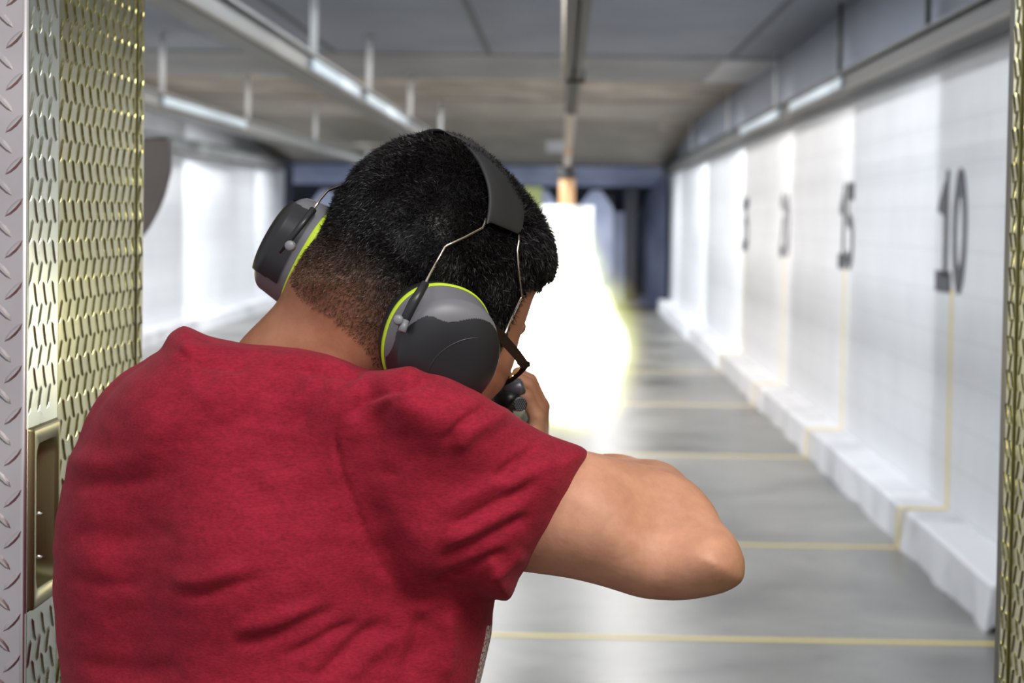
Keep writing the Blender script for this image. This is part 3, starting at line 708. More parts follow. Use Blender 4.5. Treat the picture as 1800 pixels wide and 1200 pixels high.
def hcol(u, v, f, jit):
    t = np.clip(1.25*f-.05, 0, 1)[:, None]; return (brn*(1-t)+blk*t)*jit[:, None]
cc = np.r_[hcol(hu_, hv_, fd, np.full(nb, .7)), np.repeat(hcol(su, sv, f_, .6+1.1*rng.random(NS)**2), 5, 0)]
ca_ = hme.color_attributes.new('tone', 'FLOAT_COLOR', 'POINT'); ca_.data.foreach_set('color', np.c_[cc, np.ones(len(cc))].astype(np.float32).ravel())
HAIRM = mat('black hair', (20, 18, 18), .42); at = nd(HAIRM, 'ShaderNodeAttribute'); at.attribute_name = 'tone'; lk(HAIRM, at.outputs[0], bsdf(HAIRM).inputs['Base Color'])
bsdf(HAIRM).inputs['Specular IOR Level'].default_value = .35
tag(link('hair', hme, HAIRM, person), 'short black hair, faded to brown at the nape')

# ---------------------------------------------------------------- shirt
TORP = Poly([(322, 570), (300, 584), (284, 612), (250, 640), (205, 680), (165, 730), (135, 780), (112, 840), (98, 900), (93, 980), (95, 1080), (101, 1150), (107, 1200), (112, 1300), (118, 1560),
             (400, 1575), (790, 1560), (812, 1350), (845, 1195), (862, 1120), (871, 1050), (880, 1000), (900, 850), (865, 715), (790, 672), (728, 650), (695, 652), (668, 658), (640, 648), (605, 634), (570, 622), (520, 609),
             (470, 605), (415, 601), (370, 590), (342, 577)], smooth=2)
tor_dc = rbf([(320, 600, 2.24), (120, 900, 2.29), (110, 1150, 2.30), (450, 700, 2.22), (450, 1000, 2.20), (480, 1300, 2.21), (800, 750, 2.21), (840, 1150, 2.27), (840, 1000, 2.26), (650, 640, 2.17), (480, 1500, 2.23)])
def torT(u, v): return .112 + .014*np.clip((v-620)/220, 0, 1)
SLP = Poly([(585, 790), (610, 722), (660, 668), (725, 645), (790, 663), (835, 685), (872, 708), (915, 737), (960, 764), (1000, 776), (1036, 791), (1026, 832), (1000, 887), (958, 950), (920, 1005), (906, 1034), (893, 1056), (868, 1053),
            (840, 1042), (785, 1036), (745, 1044), (705, 1032), (655, 945), (612, 865)], smooth=2)
sl_dc = rbf([(620, 780, 2.17), (700, 655, 2.10), (790, 670, 2.12), (760, 900, 2.165), (980, 880, 2.17), (1030, 800, 2.19), (860, 1030, 2.175)])
S = Field((-.50, 2.00, .95), (.10, 2.46, 1.50), .0028)
S.inflate(TORP, tor_dc, torT, 120, 2.4, .02)
S.inflate(SLP, sl_dc, .086, 110, 2.3, .012)
# left short sleeve, reaching forward beyond the torso
S.capsule(P(300, 770, 2.30), P(430, 850, 2.40), .068, .062, .03)
sm_ = S.mesh('shirt')
co_ = getco(sm_); no_ = getno(sm_); u_, v_, d_ = projn(co_)
STR = [
 ([(604, 722), (591, 745), (588, 775), (600, 830), (622, 885), (645, 940), (672, 1000), (708, 1040)], 6, -.0030),
 ([(606, 745), (640, 702), (690, 678), (742, 668), (775, 672)], 9, -.0065),
 ([(590, 712), (640, 672), (700, 655), (755, 655)], 13, .0060),
 ([(440, 640), (520, 628), (590, 640), (640, 655)], 14, .0040),
 ([(520, 652), (560, 650), (600, 656), (645, 668)], 7, -.0060),
 ([(300, 610), (350, 640), (410, 648), (450, 640)], 9, -.0045),
 ([(285, 640), (330, 612), (400, 618), (500, 622)], 11, .0035),
 ([(432, 650), (380, 690), (316, 735), (240, 790)], 22, .0040), ([(500, 660), (440, 720), (370, 780)], 18, -.0030), ([(560, 665), (520, 720), (470, 780)], 14, .0022),
 ([(590, 640), (545, 700), (520, 760)], 10, -.0022),
 ([(777, 785), (800, 755), (830, 728), (868, 708)], 8, -.0045), ([(795, 795), (825, 762), (868, 735), (905, 728)], 13, .0040),
 ([(862, 850), (900, 815), (950, 783)], 9, -.0045), ([(880, 868), (930, 830), (985, 800)], 12, .0035),
 ([(780, 932), (850, 895), (918, 862), (950, 840)], 10, -.0050), ([(760, 905), (830, 868), (900, 835)], 14, .0035),
 ([(760, 990), (850, 950), (940, 902)], 10, -.0060), ([(770, 960), (850, 922), (935, 880)], 12, .0040),
 ([(750, 1024), (820, 1002), (900, 965)], 9, -.0050), ([(850, 1030), (890, 1000), (925, 965)], 10, .0035),
 ([(700, 660), (690, 700), (650, 760)], 12, -.0018), ([(735, 700), (700, 760), (680, 830)], 20, .0025),
 ([(95, 845), (170, 852), (250, 848), (330, 820)], 16, -.0028), ([(110, 815), (200, 815), (300, 790)], 20, .0035),
 ([(100, 1010), (180, 1028), (260, 1030)], 15, -.0030), ([(110, 930), (200, 945), (320, 930)], 20, -.0028),
 ([(300, 1046), (360, 1046), (425, 1026), (470, 1005)], 10, -.0034), ([(290, 1022), (360, 1018), (440, 992)], 14, .0045),
 ([(395, 1140), (470, 1122), (560, 1084), (610, 1060)], 11, -.0040), ([(400, 1112), (480, 1092), (570, 1055)], 14, .0045),
 ([(490, 1156), (540, 1136), (590, 1108), (640, 1090)], 9, -.0045), ([(545, 1205), (590, 1160), (630, 1120), (680, 1090)], 11, -.0050), ([(600, 1200), (650, 1150), (700, 1110)], 16, .0045),
 ([(710, 1195), (735, 1130), (745, 1070)], 16, -.0060), ([(780, 1200), (790, 1130), (785, 1070)], 14, .0050),
 ([(130, 1165), (240, 1180), (330, 1170)], 18, -.0030),
]
front = np.clip((no_ @ -Fw)*2+.6, 0, 1)
dsp = stroke_field(u_, v_, STR)
n_ = (vnoise(u_+.6*v_, v_*1.6-.3*u_, 70, 21)-.5)*.0022 + (vnoise(u_, v_, 24, 22)-.5)*.0007 + (vnoise(u_*.5+.9*v_, v_*.9-.8*u_, 38, 31)-.5)*.0016
co_ = co_ + no_*((dsp*front) + n_)[:, None]
sm_.vertices.foreach_set('co', co_.astype(np.float32).ravel()); sm_.update()
# print on the chest, wrapping into view at the lower right edge
pm = np.zeros(len(sm_.polygons), np.int32); pc_ = np.empty(len(sm_.polygons)*3, np.float32); sm_.polygons.foreach_get('center', pc_); pu, pv, pd = projn(pc_.reshape(-1, 3).astype(float))
pm[(TORP(pu, pv) > -9) & (pv > 1100) & (pv < 1500) & (pu > 700) & (pd > 2.2)] = 1
SHIRT = mat('heather crimson jersey', (170, 34, 58), .85); bsdf(SHIRT).inputs['Sheen Weight'].default_value = .08; bsdf(SHIRT).inputs['Sheen Roughness'].default_value = .5; bsdf(SHIRT).inputs['Sheen Tint'].default_value = (1, .5, .55, 1)
bsdf(SHIRT).inputs['Specular IOR Level'].default_value = .2
tc = nd(SHIRT, 'ShaderNodeTexCoord'); mp = nd(SHIRT, 'ShaderNodeMapping'); mp.inputs['Scale'].default_value = (1, 1, 2.4); mp.inputs['Rotation'].default_value = (0, .25, 0)
na = nd(SHIRT, 'ShaderNodeTexNoise'); na.inputs['Scale'].default_value = 260; na.inputs['Detail'].default_value = 3; nbn = nd(SHIRT, 'ShaderNodeTexNoise'); nbn.inputs['Scale'].default_value = 45; nbn.inputs['Detail'].default_value = 4
lk(SHIRT, tc.outputs['Object'], mp.inputs[0]); lk(SHIRT, mp.outputs[0], na.inputs['Vector']); lk(SHIRT, mp.outputs[0], nbn.inputs['Vector'])
r = nd(SHIRT, 'ShaderNodeValToRGB'); r.color_ramp.elements[0].position = .32; r.color_ramp.elements[0].color = (*lin((128, 20, 38)), 1); r.color_ramp.elements[1].position = .68; r.color_ramp.elements[1].color = (*lin((166, 34, 55)), 1)
ad = nd(SHIRT, 'ShaderNodeMath', operation='MULTIPLY_ADD'); ad.inputs[1].default_value = .6; sb_ = nd(SHIRT, 'ShaderNodeMath', operation='MULTIPLY'); sb_.inputs[1].default_value = .4
lk(SHIRT, nbn.outputs[0], sb_.inputs[0]); lk(SHIRT, na.outputs[0], ad.inputs[0]); lk(SHIRT, sb_.outputs[0], ad.inputs[2]); lk(SHIRT, ad.outputs[0], r.inputs[0]); lk(SHIRT, r.outputs[0], bsdf(SHIRT).inputs['Base Color'])
bpn = nd(SHIRT, 'ShaderNodeBump'); bpn.inputs['Strength'].default_value = .3; bpn.inputs['Distance'].default_value = .0012; lk(SHIRT, ad.outputs[0], bpn.inputs['Height']); lk(SHIRT, bpn.outputs[0], bsdf(SHIRT).inputs['Normal'])
PRINT = mat('speckled white print', (230, 220, 222), .8); noisy(PRINT, (160, 30, 54), (238, 228, 230), 420, 2, .46, .5)
sh = link('shirt', sm_, [SHIRT, PRINT], person); sm_.polygons.foreach_set('material_index', pm)
tag(sh, 'crimson heather t-shirt with white print on the front')
# jeans and shoes (below the frame)
J = Field((-.52, 1.95, 0.0), (.10, 2.55, 1.08), .006)
hipc = P(450, 1480, 2.22); hx, hy = hipc[0], hipc[1]
J.ellip((hx, hy, .93), ((1, 0, 0), (0, 1, 0), (0, 0, 1)), (.165, .115, .13), .03)
J.capsule((hx-.09, hy, .86), (hx-.13, hy+.12, .48), .088, .062, .03); J.capsule((hx-.13, hy+.12, .48), (hx-.13, hy+.14, .08), .062, .052, .02)
J.capsule((hx+.09, hy, .86), (hx+.10, hy-.04, .48), .088, .062, .03); J.capsule((hx+.10, hy-.04, .48), (hx+.12, hy-.10, .08), .062, .052, .02)
DEN = mat('dark denim', (44, 52, 74), .8)
link('jeans', J.mesh('jeans'), DEN, person)
for fx, fy, n_a in ((hx-.13, hy+.14, .1), (hx+.12, hy-.10, .5)):
    Q = Field((fx-.14, fy-.14, 0), (fx+.24, fy+.26, .14), .005); dx, dy = math.sin(n_a), math.cos(n_a)
    Q.capsule((fx-dx*.05, fy-dy*.05, .045), (fx+dx*.14, fy+dy*.14, .035), .042, .036, .01); Q.capsule((fx, fy, .04), (fx, fy, .10), .045, .042, .02)
    link('shoe', Q.mesh('shoe'), mat('black shoe', (28, 28, 30), .6), person)

# ---------------------------------------------------------------- earmuffs
em = empty('earmuffs', P(720, 560, 2.12), 'black and grey earmuffs with lime rings, worn over the back of the head', 'earmuffs')
GREY = mat('grey cup plastic', (112, 111, 116), .42); CAP = mat('black cup plastic', (38, 37, 40), .34); LIME = mat('lime ring', (196, 222, 40), .45); CUSH = mat('black cushion', (18, 18, 20), .6)
WIRE = mat('steel wire', (205, 190, 182), .2, 1.0); BAND = mat('black rubber band', (44, 44, 47), .55); PIV = mat('grey pivot', (128, 128, 132), .4)
bsdf(LIME).inputs['Emission Strength'].default_value = 0
def cup_part(c, ax, up, right, name_cap):
    ax = unit(ax); e2 = unit(up - ax*(np.array(up) @ ax)); e1 = np.cross(e2, ax)
    if e1 @ Rt < 0: e1 = -e1
    N = 220
    def outline(th, s=1.0, off=0.0):
        # rounded D, a little taller than wide
        x = .0470*np.sign(math.cos(th))*abs(math.cos(th))**.9; y = .0500*np.sign(math.sin(th))*abs(math.sin(th))**.9
        return (x*s, y*s)
    def pt(x, y, h): return c + e1*x + e2*y + ax*h
    def rings(prof, nm, mt, keep=None, close=True):
        V = []; F_ = []
        for s_, h, ox, oy in prof:
            for k in range(N):
                x, y = outline(2*PI*k/N, s_); V.append(pt(x+ox, y+oy, h))
        for i in range(len(prof)-1):
            for k in range(N): F_.append((i*N+k, i*N+(k+1) % N, (i+1)*N+(k+1) % N, (i+1)*N+k))
        if close: V.append(pt(prof[-1][2], prof[-1][3], prof[-1][1])); F_ += [((len(prof)-1)*N+k, (len(prof)-1)*N+(k+1) % N, len(V)-1) for k in range(N)]
        if keep is not None:
            Va = np.array(V); X = (Va-c) @ e1; Y = (Va-c) @ e2; Hh = (Va-c) @ ax
            F_ = [f for f in F_ if keep(np.mean(X[list(f)]), np.mean(Y[list(f)]), np.mean(Hh[list(f)]))]
        o = MB().add(V, F_).build(nm, mt, em, True); return o
    rings([(.80, -.020, 0, 0), (.98, -.018, 0, 0), (1.0, -.010, 0, 0), (.96, -.001, 0, 0)], 'cushion', CUSH)
    rings([(.98, -.004, 0, 0), (1.02, -.003, 0, 0), (1.028, -.0005, 0, 0), (1.02, .0015, 0, 0), (1.0, .003, 0, 0)], 'lime_ring', LIME, close=False)
    sh_ = []
    for k in range(26):
        t = k/25; h = .003+.036*math.sin(t*PI/2); s_ = (1-.10*t)*math.cos(t*PI/2*.0)  # placeholder
        sh_.append((h, s_))
    prof = []
    for k in range(90):
        a = k/89
        if a < .4: h = .002+.024*a/.4; s_ = 1.0-.07*(a/.4)
        else:
            b = (a-.4)/.6*PI/2; h = .026+.016*math.sin(b); s_ = .93*math.cos(b)**.62 if b < PI/2-.001 else .0
        prof.append((max(s_, .001), h, .004*a*right[0], .003*a*right[1]))
    rings(prof, 'cup_shell', GREY, close=False)
    prof2 = [(s_*1.03+.004, h+.0022, ox, oy) for s_, h, ox, oy in prof[8:]]
    return e1, e2, ax, lambda keep: rings(prof2, name_cap, CAP, keep, False), pt
axr = unit((.34, -.90, -.20)); upr = (.2, 0, 1)
cr = P(768, 601, 2.135)
e1, e2, ax, mkcap, ptr = cup_part(cr, axr, upr, (1, -1), 'cup_cover')
def wav(x):   # upper edge of the black cover across the cup (local metres)
    xs = [-.050, -.044, -.039, -.034, -.029, -.024, -.017, -.010, -.002, .008, .018, .028, .036, .044, .050]; ys = [.000, .008, .017, .0235, .0275, .0285, .0270, .0265, .0290, .0330, .0345, .0325, .0260, .0120, -.004]
    return np.interp(x, xs, ys)
mkcap(lambda x, y, h: (y < wav(x)) and x > -.045)
def on_dome(x, y, e=.0016):
    # point on the outer cover above cup coordinates (x, y)
    sx = max((abs(x/.0470)**(2/.9)+abs(y/.0500)**(2/.9))**(.9/2), .001); sx = min((sx-.004)/1.03, .925)
    b = math.acos(min(1, (sx/.93)**(1/.62))); return ptr(x, y, .026+.016*math.sin(b)+e)
ra1 = [(-.014, -.026), (-.016, -.012), (-.010, .002), (.002, .012), (.016, .018), (.028, .017), (.036, .008)]
MB().tube([on_dome(*q) for q in np.array([[np.polyval(np.polyfit(range(7), [p[i_] for p in ra1], 4), t) for i_ in (0, 1)] for t in np.linspace(0, 6, 40)])], .0008, 8).build('cover_ridge', CAP, em, True)
# ridge line on the cover and moulded mark
axl = unit((-.86, .12, .46)); cl = P(549, 455, 2.255)
f1, f2, ax2, mkcap2, ptl = cup_part(cl, axl, (.3, 0, 1), (0, 0), 'cup_cover')
mkcap2(lambda x, y, h: (abs(y-.004) < .035) and h > .008)
# hinges
def ball(mb, c, r, ax_=None, fl=1.0, n=12):
    V = []; F_ = []
    for i in range(n+1):
        for k in range(n*2):
            a = PI*i/n; b = PI*k/n; V.append(np.array(c)+r*np.array([math.sin(a)*math.cos(b), math.sin(a)*math.sin(b), math.cos(a)]))
    for i in range(n):
        for k in range(2*n): F_.append((i*2*n+k, i*2*n+(k+1) % (2*n), (i+1)*2*n+(k+1) % (2*n), (i+1)*2*n+k))
    return mb.add(V, F_)
def disc(c, ax_, r, h, nm, mt, par=em):
    c = np.array(c); ax_ = unit(ax_); return MB().tube([c-ax_*h, c-ax_*h*.2, c+ax_*h*.8, c+ax_*h], [r, r, r*.92, r*.7], 20).build(nm, mt, par, True)
tow = unit(-Fw)
disc(P(700, 562, 2.077), tow, .0045, .006, 'hinge_knob', PIV); 
MB().tube([P(713, 563, 2.077), P(706, 583, 2.074)], [.0030, .0038], 12).build('hinge_knob', PIV, em, True)
disc(P(510, 432, 2.165), tow, .0048, .006, 'hinge_knob', PIV)
MB().tube([P(704, 582, 2.084), P(712, 562, 2.082), P(727, 532, 2.080), P(748, 497, 2.087)], [.003, .0042, .0045, .0035], 12).build('wire_sleeve', CAP, em, True)
MB().tube([P(492, 444, 2.175), P(508, 424, 2.17), P(530, 395, 2.17), P(551, 368, 2.18)], [.0012, .0025, .0030, .0032], 12).build('wire_sleeve', CAP, em, True)
def hfront(u, v, off=.004):
    s2 = float(HEADP(np.array([u*1.0]), np.array([v*1.0]))[0]); q = min(max(0, 1+s2/165), 1); T_ = HT_+.004
    return float(head_dc(np.array([u*1.0]), np.array([v*1.0]))[0]) - T_*math.sqrt(max(0, 1-q*q)) - off
def path(pts, off=.005): return [P(u, v, hfront(u, v, off)) for u, v in pts]
w1 = [P(747, 499, 2.088)] + path([(765, 464), (782, 434), (786, 431), (815, 418), (847, 401), (851, 394), (853, 384)], .009)
MB().tube(w1, .0012, 8).build('wire', WIRE, em, True)
w2 = path([(911, 412), (912, 424), (909, 440), (912, 480), (917, 520), (915, 526)], .011) + [P(902, 552, 2.185), P(888, 586, 2.155)]
MB().tube(w2, .0012, 8).build('wire', WIRE, em, True)
MB().tube([P(551, 368, 2.18), P(563, 350, 2.19), P(575, 336, 2.20), P(579, 334, 2.205), P(612, 322, 2.23), P(650, 312, 2.26)], .0012, 8).build('wire', WIRE, em, True)
# head band: a broad rubber strap over the crown
L_ = [(852, 388), (860, 360), (858, 330), (850, 304), (838, 280), (824, 262), (806, 248), (788, 238)]
Rr = [(914, 414), (922, 385), (920, 358), (908, 330), (892, 308), (872, 286), (850, 264), (826, 248)]
V = []; NW = 8
for i in range(len(L_)):
    for k in range(NW+1):
        t = k/NW; u = L_[i][0]*(1-t)+Rr[i][0]*t; v = L_[i][1]*(1-t)+Rr[i][1]*t
        if i == 0: v += -16*math.sin(PI*t)*0 + (0 if t not in (0,) else 14)
        base = .012 + .005*math.sin(PI*t); V.append(P(u, v, hfront(u, v, base)))
F_ = [(i*(NW+1)+k, i*(NW+1)+k+1, (i+1)*(NW+1)+k+1, (i+1)*(NW+1)+k) for i in range(len(L_)-1) for k in range(NW)]
# continue over the crown and down the hidden side
rowA = V[-(NW+1):]
prev = len(L_)
for j, (u, v, d, sp) in enumerate(((790, 234, 2.255, 30), (768, 236, 2.285, 34), (735, 250, 2.315, 34), (700, 280, 2.325, 34), (660, 315, 2.31, 34))):
    for k in range(NW+1):
        t = k/NW-.5; V.append(P(u+sp*t*.9, v+sp*.5*t, d+.03*t))
    i = len(L_)-1+j
    F_ += [(i*(NW+1)+k, i*(NW+1)+k+1, (i+1)*(NW+1)+k+1, (i+1)*(NW+1)+k) for k in range(NW)]
o = MB().add(V, F_).build('headband', BAND, em, True)
so = o.modifiers.new('solid', 'SOLIDIFY'); so.thickness = .004; so.offset = 0
sb2 = o.modifiers.new('sub', 'SUBSURF'); sb2.levels = 1; sb2.render_levels = 2

# ---------------------------------------------------------------- safety glasses
GLM = mat('dark olive glasses frame', (15, 14, 9), .5)
gl = empty('safety_glasses', P(905, 640, 2.25), 'dark framed glasses with temple arm emerging from under the right ear cup', 'glasses')
def ribbon(pts, w_, t_, nm, mt):
    """pts (u, v, d): a bar w_ tall and t_ thick"""
    mb = MB(); q = [P(*p) for p in pts]; V = []
    for i in range(len(q)):
        tg = unit(q[min(i+1, len(q)-1)]-q[max(i-1, 0)]); nz = unit(np.cross(tg, -Fw)); wi = w_[i] if isinstance(w_, (list, tuple)) else w_
        for a, b in ((-1, -1), (1, -1), (1, 1), (-1, 1)): V.append(q[i]+nz*a*wi/2+(-Fw)*b*t_/2)
    F_ = [(i*4+k, i*4+(k+1) % 4, (i+1)*4+(k+1) % 4, (i+1)*4+k) for i in range(len(q)-1) for k in range(4)] + [(0, 1, 2, 3), tuple((len(q)-1)*4+k for k in (3, 2, 1, 0))]
    return mb.add(V, F_).build(nm, mt, gl, False, .0006)
ribbon([(860, 572, 2.17), (885, 596, 2.20), (908, 622, 2.235), (921, 640, 2.26)], [.0085, .009, .0085, .0085], .003, 'temple_arm', GLM)
ribbon([(914, 632, 2.255), (922, 641, 2.262), (932, 640, 2.27)], [.009, .0085, .004], .006, 'hinge', GLM)
ribbon([(924, 642, 2.265), (914, 655, 2.275), (900, 667, 2.285), (884, 675, 2.295), (868, 677, 2.305), (850, 676, 2.315), (820, 672, 2.33)], [.006, .0042, .0042, .0042, .0045, .0045, .004], .004, 'frame_rim', GLM)
LENS = mat('clear yellowish lens', (250, 248, 214), .05, 0, Transmission_Weight=1.0, IOR=1.05)
ribbon([(921, 640, 2.268), (908, 655, 2.28), (893, 666, 2.288), (872, 672, 2.30)], [.003, .005, .006, .006], .0012, 'lens', LENS)

# ---------------------------------------------------------------- rifle
GUN = mat('black gun metal', (34, 34, 37), .38, .4); GUN2 = mat('grey anodised sight', (96, 96, 106), .36, .5); POLY = mat('black polymer', (28, 28, 30), .5)
rf = empty('rifle', G(.3, 0, 0), 'black rifle held to the right shoulder, sight and knurled knob showing beside the cheek', 'rifle')
def gbox(t0, t1, s0, s1, u0, u1, nm, mt, bev=.003): return MB().obb(G((t0+t1)/2, (s0+s1)/2, (u0+u1)/2), ra, rs, ru, (t1-t0)/2, (s1-s0)/2, (u1-u0)/2).build(nm, mt, rf, False, bev)
mb = MB(); pr = [(0, .022), (.0, -.085), (.012, -.09), (.03, -.07), (.12, -.026), (.13, .018), (.10, .026)]
mb.prism([G(t_, -.018, u_) for t_, u_ in pr], None, rs*.036).build('stock', POLY, rf, False, .005)
MB().tube([G(.1, 0, .004), G(.2, 0, .004)], .015, 16).build('buffer_tube', GUN, rf, True)
gbox(.19, .37, -.016, .016, -.034, .026, 'receiver', GUN)
gbox(.19, .62, -.011, .011, .026, .034, 'top_rail', GUN, .001)
MB().prism([G(t_, -.014, u_) for t_, u_ in ((.205, -.03), (.24, -.03), (.215, -.125), (.178, -.12))], None, rs*.028).build('grip', POLY, rf, False, .006)
MB().tube([G(.38, 0, -.002), G(.62, 0, -.002)], [.025, .022], 14).build('handguard', POLY, rf, False)
MB().tube([G(.62, 0, 0), G(.73, 0, 0)], .0085, 14).build('barrel', GUN, rf, True)
MB().tube([G(.72, 0, 0), G(.77, 0, 0)], .0115, 14).build('muzzle_device', GUN, rf, True)
q0 = G(.30, 0, -.03)
mg = [q0, G(.305, 0, -.08), P(876, 960, proj(q0)[2]), P(878, 1043, proj(q0)[2]-.01)]
mb = MB(); V = []
for i, p in enumerate(mg):
    for a, b in ((-1, -1), (1, -1), (1, 1), (-1, 1)): V.append(p + ra*a*.028 + rs*b*.0095)
mb.add(V, [(i*4+k, i*4+(k+1) % 4, (i+1)*4+(k+1) % 4, (i+1)*4+k) for i in range(3) for k in range(4)] + [(0, 1, 2, 3), (15, 14, 13, 12)]); mb.build('magazine', POLY, rf, False, .003)
# sight beside the cheek
def pbox(u0, u1, v0, v1, d0, d1, nm, mt, bev=.002):
    c = P((u0+u1)/2, (v0+v1)/2, (d0+d1)/2); s_ = (d0+d1)/2/FPX
    return MB().obb(c, Rt, Fw, Up, (u1-u0)/2*s_, (d1-d0)/2, (v1-v0)/2*s_).build(nm, mt, rf, False, bev)
dk = 2.40
MB().tube([P(888, 684, dk+.005), P(905, 682, dk+.002), P(918, 678, dk), P(920, 677, dk)], [.0085, .0088, .0080, .006], 20).build('sight_turret', GUN2, rf, True)
MB().tube([P(872, 656, dk+.02), P(890, 654, dk+.012)], [.0085, .0075], 16).build('sight_drum', GUN, rf, True)
MB().tube([P(868, 700, dk+.01), P(880, 697, dk+.01), P(896, 702, dk+.0), P(906, 707, dk-.004)], [.010, .0105, .0095, .008], 18).build('sight_body', GUN, rf, True)
kc = P(914, 710, dk-.02); kn = unit(-Fw + .25*Rt)
knob = MB().tube([kc-kn*.016, kc-kn*.002, kc+kn*.001, kc+kn*.0015], [.0072, .0072, .0068, .0055], 24)
knurl = MB(); k1 = unit(np.cross(kn, (0, 0, 1))); k2 = np.cross(k1, kn)
for i in range(-4, 5):
    for j in range(-4, 5):
        x, y = (i+.5*(j % 2))*.0021, j*.0018
        if x*x+y*y < .0063**2:
            c = kc+kn*.0013+k1*x+k2*y; knurl.add([c-k1*.0008, c-k2*.0008, c+k1*.0008, c+k2*.0008, c+kn*.0011], [(0, 1, 4), (1, 2, 4), (2, 3, 4), (3, 0, 4)])
knob.build('adjustment_knob', GUN, rf, False); knurl.build('knob_knurling', mat('grey knurled steel', (168, 168, 176), .4, .3), rf, False)
MB().tube([P(868, 690, dk+.03), P(884, 705, dk+.02), P(893, 728, dk+.02)], [.006, .006, .006], 12).build('sight_ring', GUN, rf, True)
gbox(.24, .30, -.010, .014, .030, .05, 'sight_mount', GUN)

# ---------------------------------------------------------------- muzzle flash
FD = 3.45
fc = P(985, 590, FD)
FLP = Poly([(900, 400), (940, 372), (1000, 380), (1045, 390), (1080, 420), (1100, 470), (1118, 530), (1138, 580), (1146, 640), (1134, 700), (1095, 750), (1045, 765), (1000, 780), (930, 775), (860, 740), (830, 650), (840, 520)])
FL = Field(tuple(P(800, 820, FD-.0)-[0, .25, 0]), tuple(P(1170, 330, FD)+[0, .25, 0]), .006)
FL.inflate(FLP, lambda u, v: FD+0*u, .12, 150, 2.0, .01, grow=26)
FLM = bpy.data.materials.new('burning powder gas'); FLM.use_nodes = True; nt = FLM.node_tree
nt.nodes.remove(nt.nodes['Principled BSDF']); out = nt.nodes['Material Output']
em_ = nt.nodes.new('ShaderNodeEmission'); tc = nt.nodes.new('ShaderNodeTexCoord')
# distance from a curved spine of gas, given as three soft lobes in world metres
def lobe(c, r):
    mp_ = nt.nodes.new('ShaderNodeMapping'); mp_.vector_type = 'TEXTURE'; mp_.inputs['Location'].default_value = tuple(c); mp_.inputs['Scale'].default_value = r
    nt.links.new(addn.outputs[0], mp_.inputs[0]); ln_ = nt.nodes.new('ShaderNodeVectorMath'); ln_.operation = 'LENGTH'; nt.links.new(mp_.outputs[0], ln_.inputs[0])
    q = nt.nodes.new('ShaderNodeMapRange'); q.inputs['From Min'].default_value = 1.0; q.inputs['From Max'].default_value = 0.0; nt.links.new(ln_.outputs['Value'], q.inputs[0]); return q.outputs[0]
nz = nt.nodes.new('ShaderNodeTexNoise'); nz.inputs['Scale'].default_value = 14; nz.inputs['Detail'].default_value = 2; nt.links.new(tc.outputs['Object'], nz.inputs['Vector'])
sbv = nt.nodes.new('ShaderNodeVectorMath'); sbv.operation = 'SUBTRACT'; sbv.inputs[1].default_value = (.5, .5, .5); nt.links.new(nz.outputs['Color'], sbv.inputs[0])
scv = nt.nodes.new('ShaderNodeVectorMath'); scv.operation = 'SCALE'; scv.inputs['Scale'].default_value = .045; nt.links.new(sbv.outputs[0], scv.inputs[0])
addn = nt.nodes.new('ShaderNodeVectorMath'); addn.operation = 'ADD'; nt.links.new(tc.outputs['Object'], addn.inputs[0]); nt.links.new(scv.outputs[0], addn.inputs[1])
k_ = FD/FPX
def lb(u, v, ru_, rv_, rd): return lobe(P(u, v, FD), (ru_*k_, rd, rv_*k_))
ls = [lb(1003, 610, 148, 168, .12), lb(995, 665, 148, 125, .11), lb(990, 500, 98, 150, .10), lb(930, 590, 110, 170, .11)]
cur = ls[0]
for x in ls[1:]:
    mxn = nt.nodes.new('ShaderNodeMath'); mxn.operation = 'SMOOTH_MAX'; mxn.inputs[2].default_value = .08; nt.links.new(cur, mxn.inputs[0]); nt.links.new(x, mxn.inputs[1]); cur = mxn.outputs[0]
cr_ = nt.nodes.new('ShaderNodeValToRGB'); ce = cr_.color_ramp.elements; ce[0].position = 0; ce[0].color = (1, .72, .25, 1); ce[1].position = .42; ce[1].color = (1, 1, .82, 1)
e2_ = ce.new(.22); e2_.color = (.95, 1, .22, 1)
st = nt.nodes.new('ShaderNodeValToRGB'); se = st.color_ramp.elements; se[0].position = 0.02; se[0].color = (0, 0, 0, 1); se[1].position = .5; se[1].color = (1, 1, 1, 1); e3 = se.new(.14); e3.color = (.022, .022, .022, 1); e4 = se.new(.30); e4.color = (.09, .09, .09, 1)
ms = nt.nodes.new('ShaderNodeMath'); ms.operation = 'MULTIPLY'; ms.inputs[1].default_value = 60
nt.links.new(cur, cr_.inputs[0]); nt.links.new(cur, st.inputs[0]); nt.links.new(st.outputs[0], ms.inputs[0]); nt.links.new(cr_.outputs[0], em_.inputs[0]); nt.links.new(ms.outputs[0], em_.inputs[1]); nt.links.new(em_.outputs[0], out.inputs['Volume'])
fl = link('muzzle_flash', FL.mesh('muzzle_flash'), FLM); tag(fl, 'blazing white muzzle flash with yellow green edges in front of the face', 'muzzle flash')

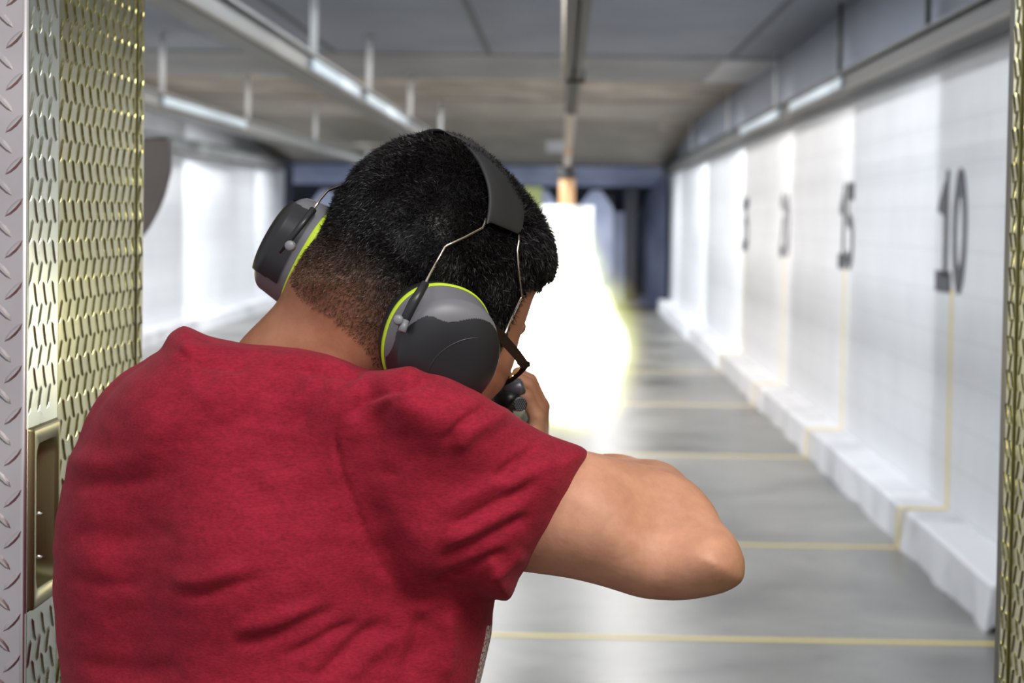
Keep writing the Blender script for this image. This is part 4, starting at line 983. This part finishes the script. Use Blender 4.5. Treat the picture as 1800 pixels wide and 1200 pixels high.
# ================================================================== LIGHT
w_ = bpy.data.worlds.new('world'); scene.world = w_; w_.use_nodes = True
w_.node_tree.nodes['Background'].inputs[0].default_value = (.93, .95, 1, 1); w_.node_tree.nodes['Background'].inputs[1].default_value = .58
def area(nm, loc, rot, sx, sy, power, col=(1, 1, 1), spread=None):
    l = bpy.data.lights.new(nm, 'AREA'); l.shape = 'RECTANGLE'; l.size = sx; l.size_y = sy; l.energy = power; l.color = col
    if spread: l.spread = spread
    o = bpy.data.objects.new(nm, l); COL.objects.link(o); o.location = loc; o.rotation_euler = rot; return o
fl_l = bpy.data.lights.new('flash_glow', 'POINT'); fl_l.energy = 3; fl_l.shadow_soft_size = .09; fl_l.color = (1, .92, .62)
fo = bpy.data.objects.new('flash_glow', fl_l); COL.objects.link(fo); fo.location = tuple(P(990, 600, 3.42))
# booth lamp overhead behind the shooter
area('booth_lamp', (.55, .9, 2.55), (math.radians(28), math.radians(14), 0), .9, .5, 26, (1, .97, .93))
area('booth_lamp_2', (-.5, 1.0, 2.6), (math.radians(20), math.radians(-10), 0), .5, .5, 3, (.95, .97, 1))
# ceiling lamps of the range; each shines down range from behind its baffle
edges = [on_x(u, 300, XR)[1] for u in (1650, 1500, 1395, 1310, 1245, 1197)]
ed2 = [7.0] + edges
def deck(y): return ZC if y < y4 else ZC + (zb-ZC)*(y-y4)/(YB-.5-y4)
def cut_upward(l):
    """added emission mask that keeps light off the ceiling; no part is modelled"""
    l.use_nodes = True; nt = l.node_tree; em = nt.nodes['Emission']; tc = nt.nodes.new('ShaderNodeTexCoord'); sp = nt.nodes.new('ShaderNodeSeparateXYZ'); mr = nt.nodes.new('ShaderNodeMapRange')
    mr.inputs['From Min'].default_value = -.04; mr.inputs['From Max'].default_value = -.24; nt.links.new(tc.outputs['Normal'], sp.inputs[0]); nt.links.new(sp.outputs[1], mr.inputs[0]); nt.links.new(mr.outputs[0], em.inputs[1])
for i, y in enumerate(ed2):
    L = (ed2[i+1]-y) if i+1 < len(ed2) else 5
    for x in (-.1, -3.2):
        l = bpy.data.lights.new('range_lamp', 'SPOT'); l.spot_size = PI; l.spot_blend = .02; l.shadow_soft_size = .12
        l.energy = (88 if x > -1 else 78)*(L/4.0)*(.6 if i == 0 else 1)*(1 if i < 4 else 1.5); l.color = (1, .95, .90) if i in (2, 3) else (.90, .95, 1); cut_upward(l)
        o = bpy.data.objects.new('range_lamp', l); COL.objects.link(o); o.location = (x, y, deck(y)-.12); o.rotation_euler = (math.radians(90), 0, 0)
for y in np.arange(8, 43, 5.0):  # added overhead fill strips, unseen, to brighten walls and floor evenly
    for x in (.62, -.8, -2.4, -4.0):
        area('range_fill', (x, y+2, deck(y+4.2)-.05), (0, 0, 0), .12, 4.2, (33 if y < 9 else 43 if y < 14 else 44 if y < 28 else 48), (1, .96, .92) if 15 < y < 24 else (.93, .96, 1))
scene.cycles.use_denoising = True
scene.cycles.max_bounces = 8
scene.cycles.volume_step_rate = 1.0
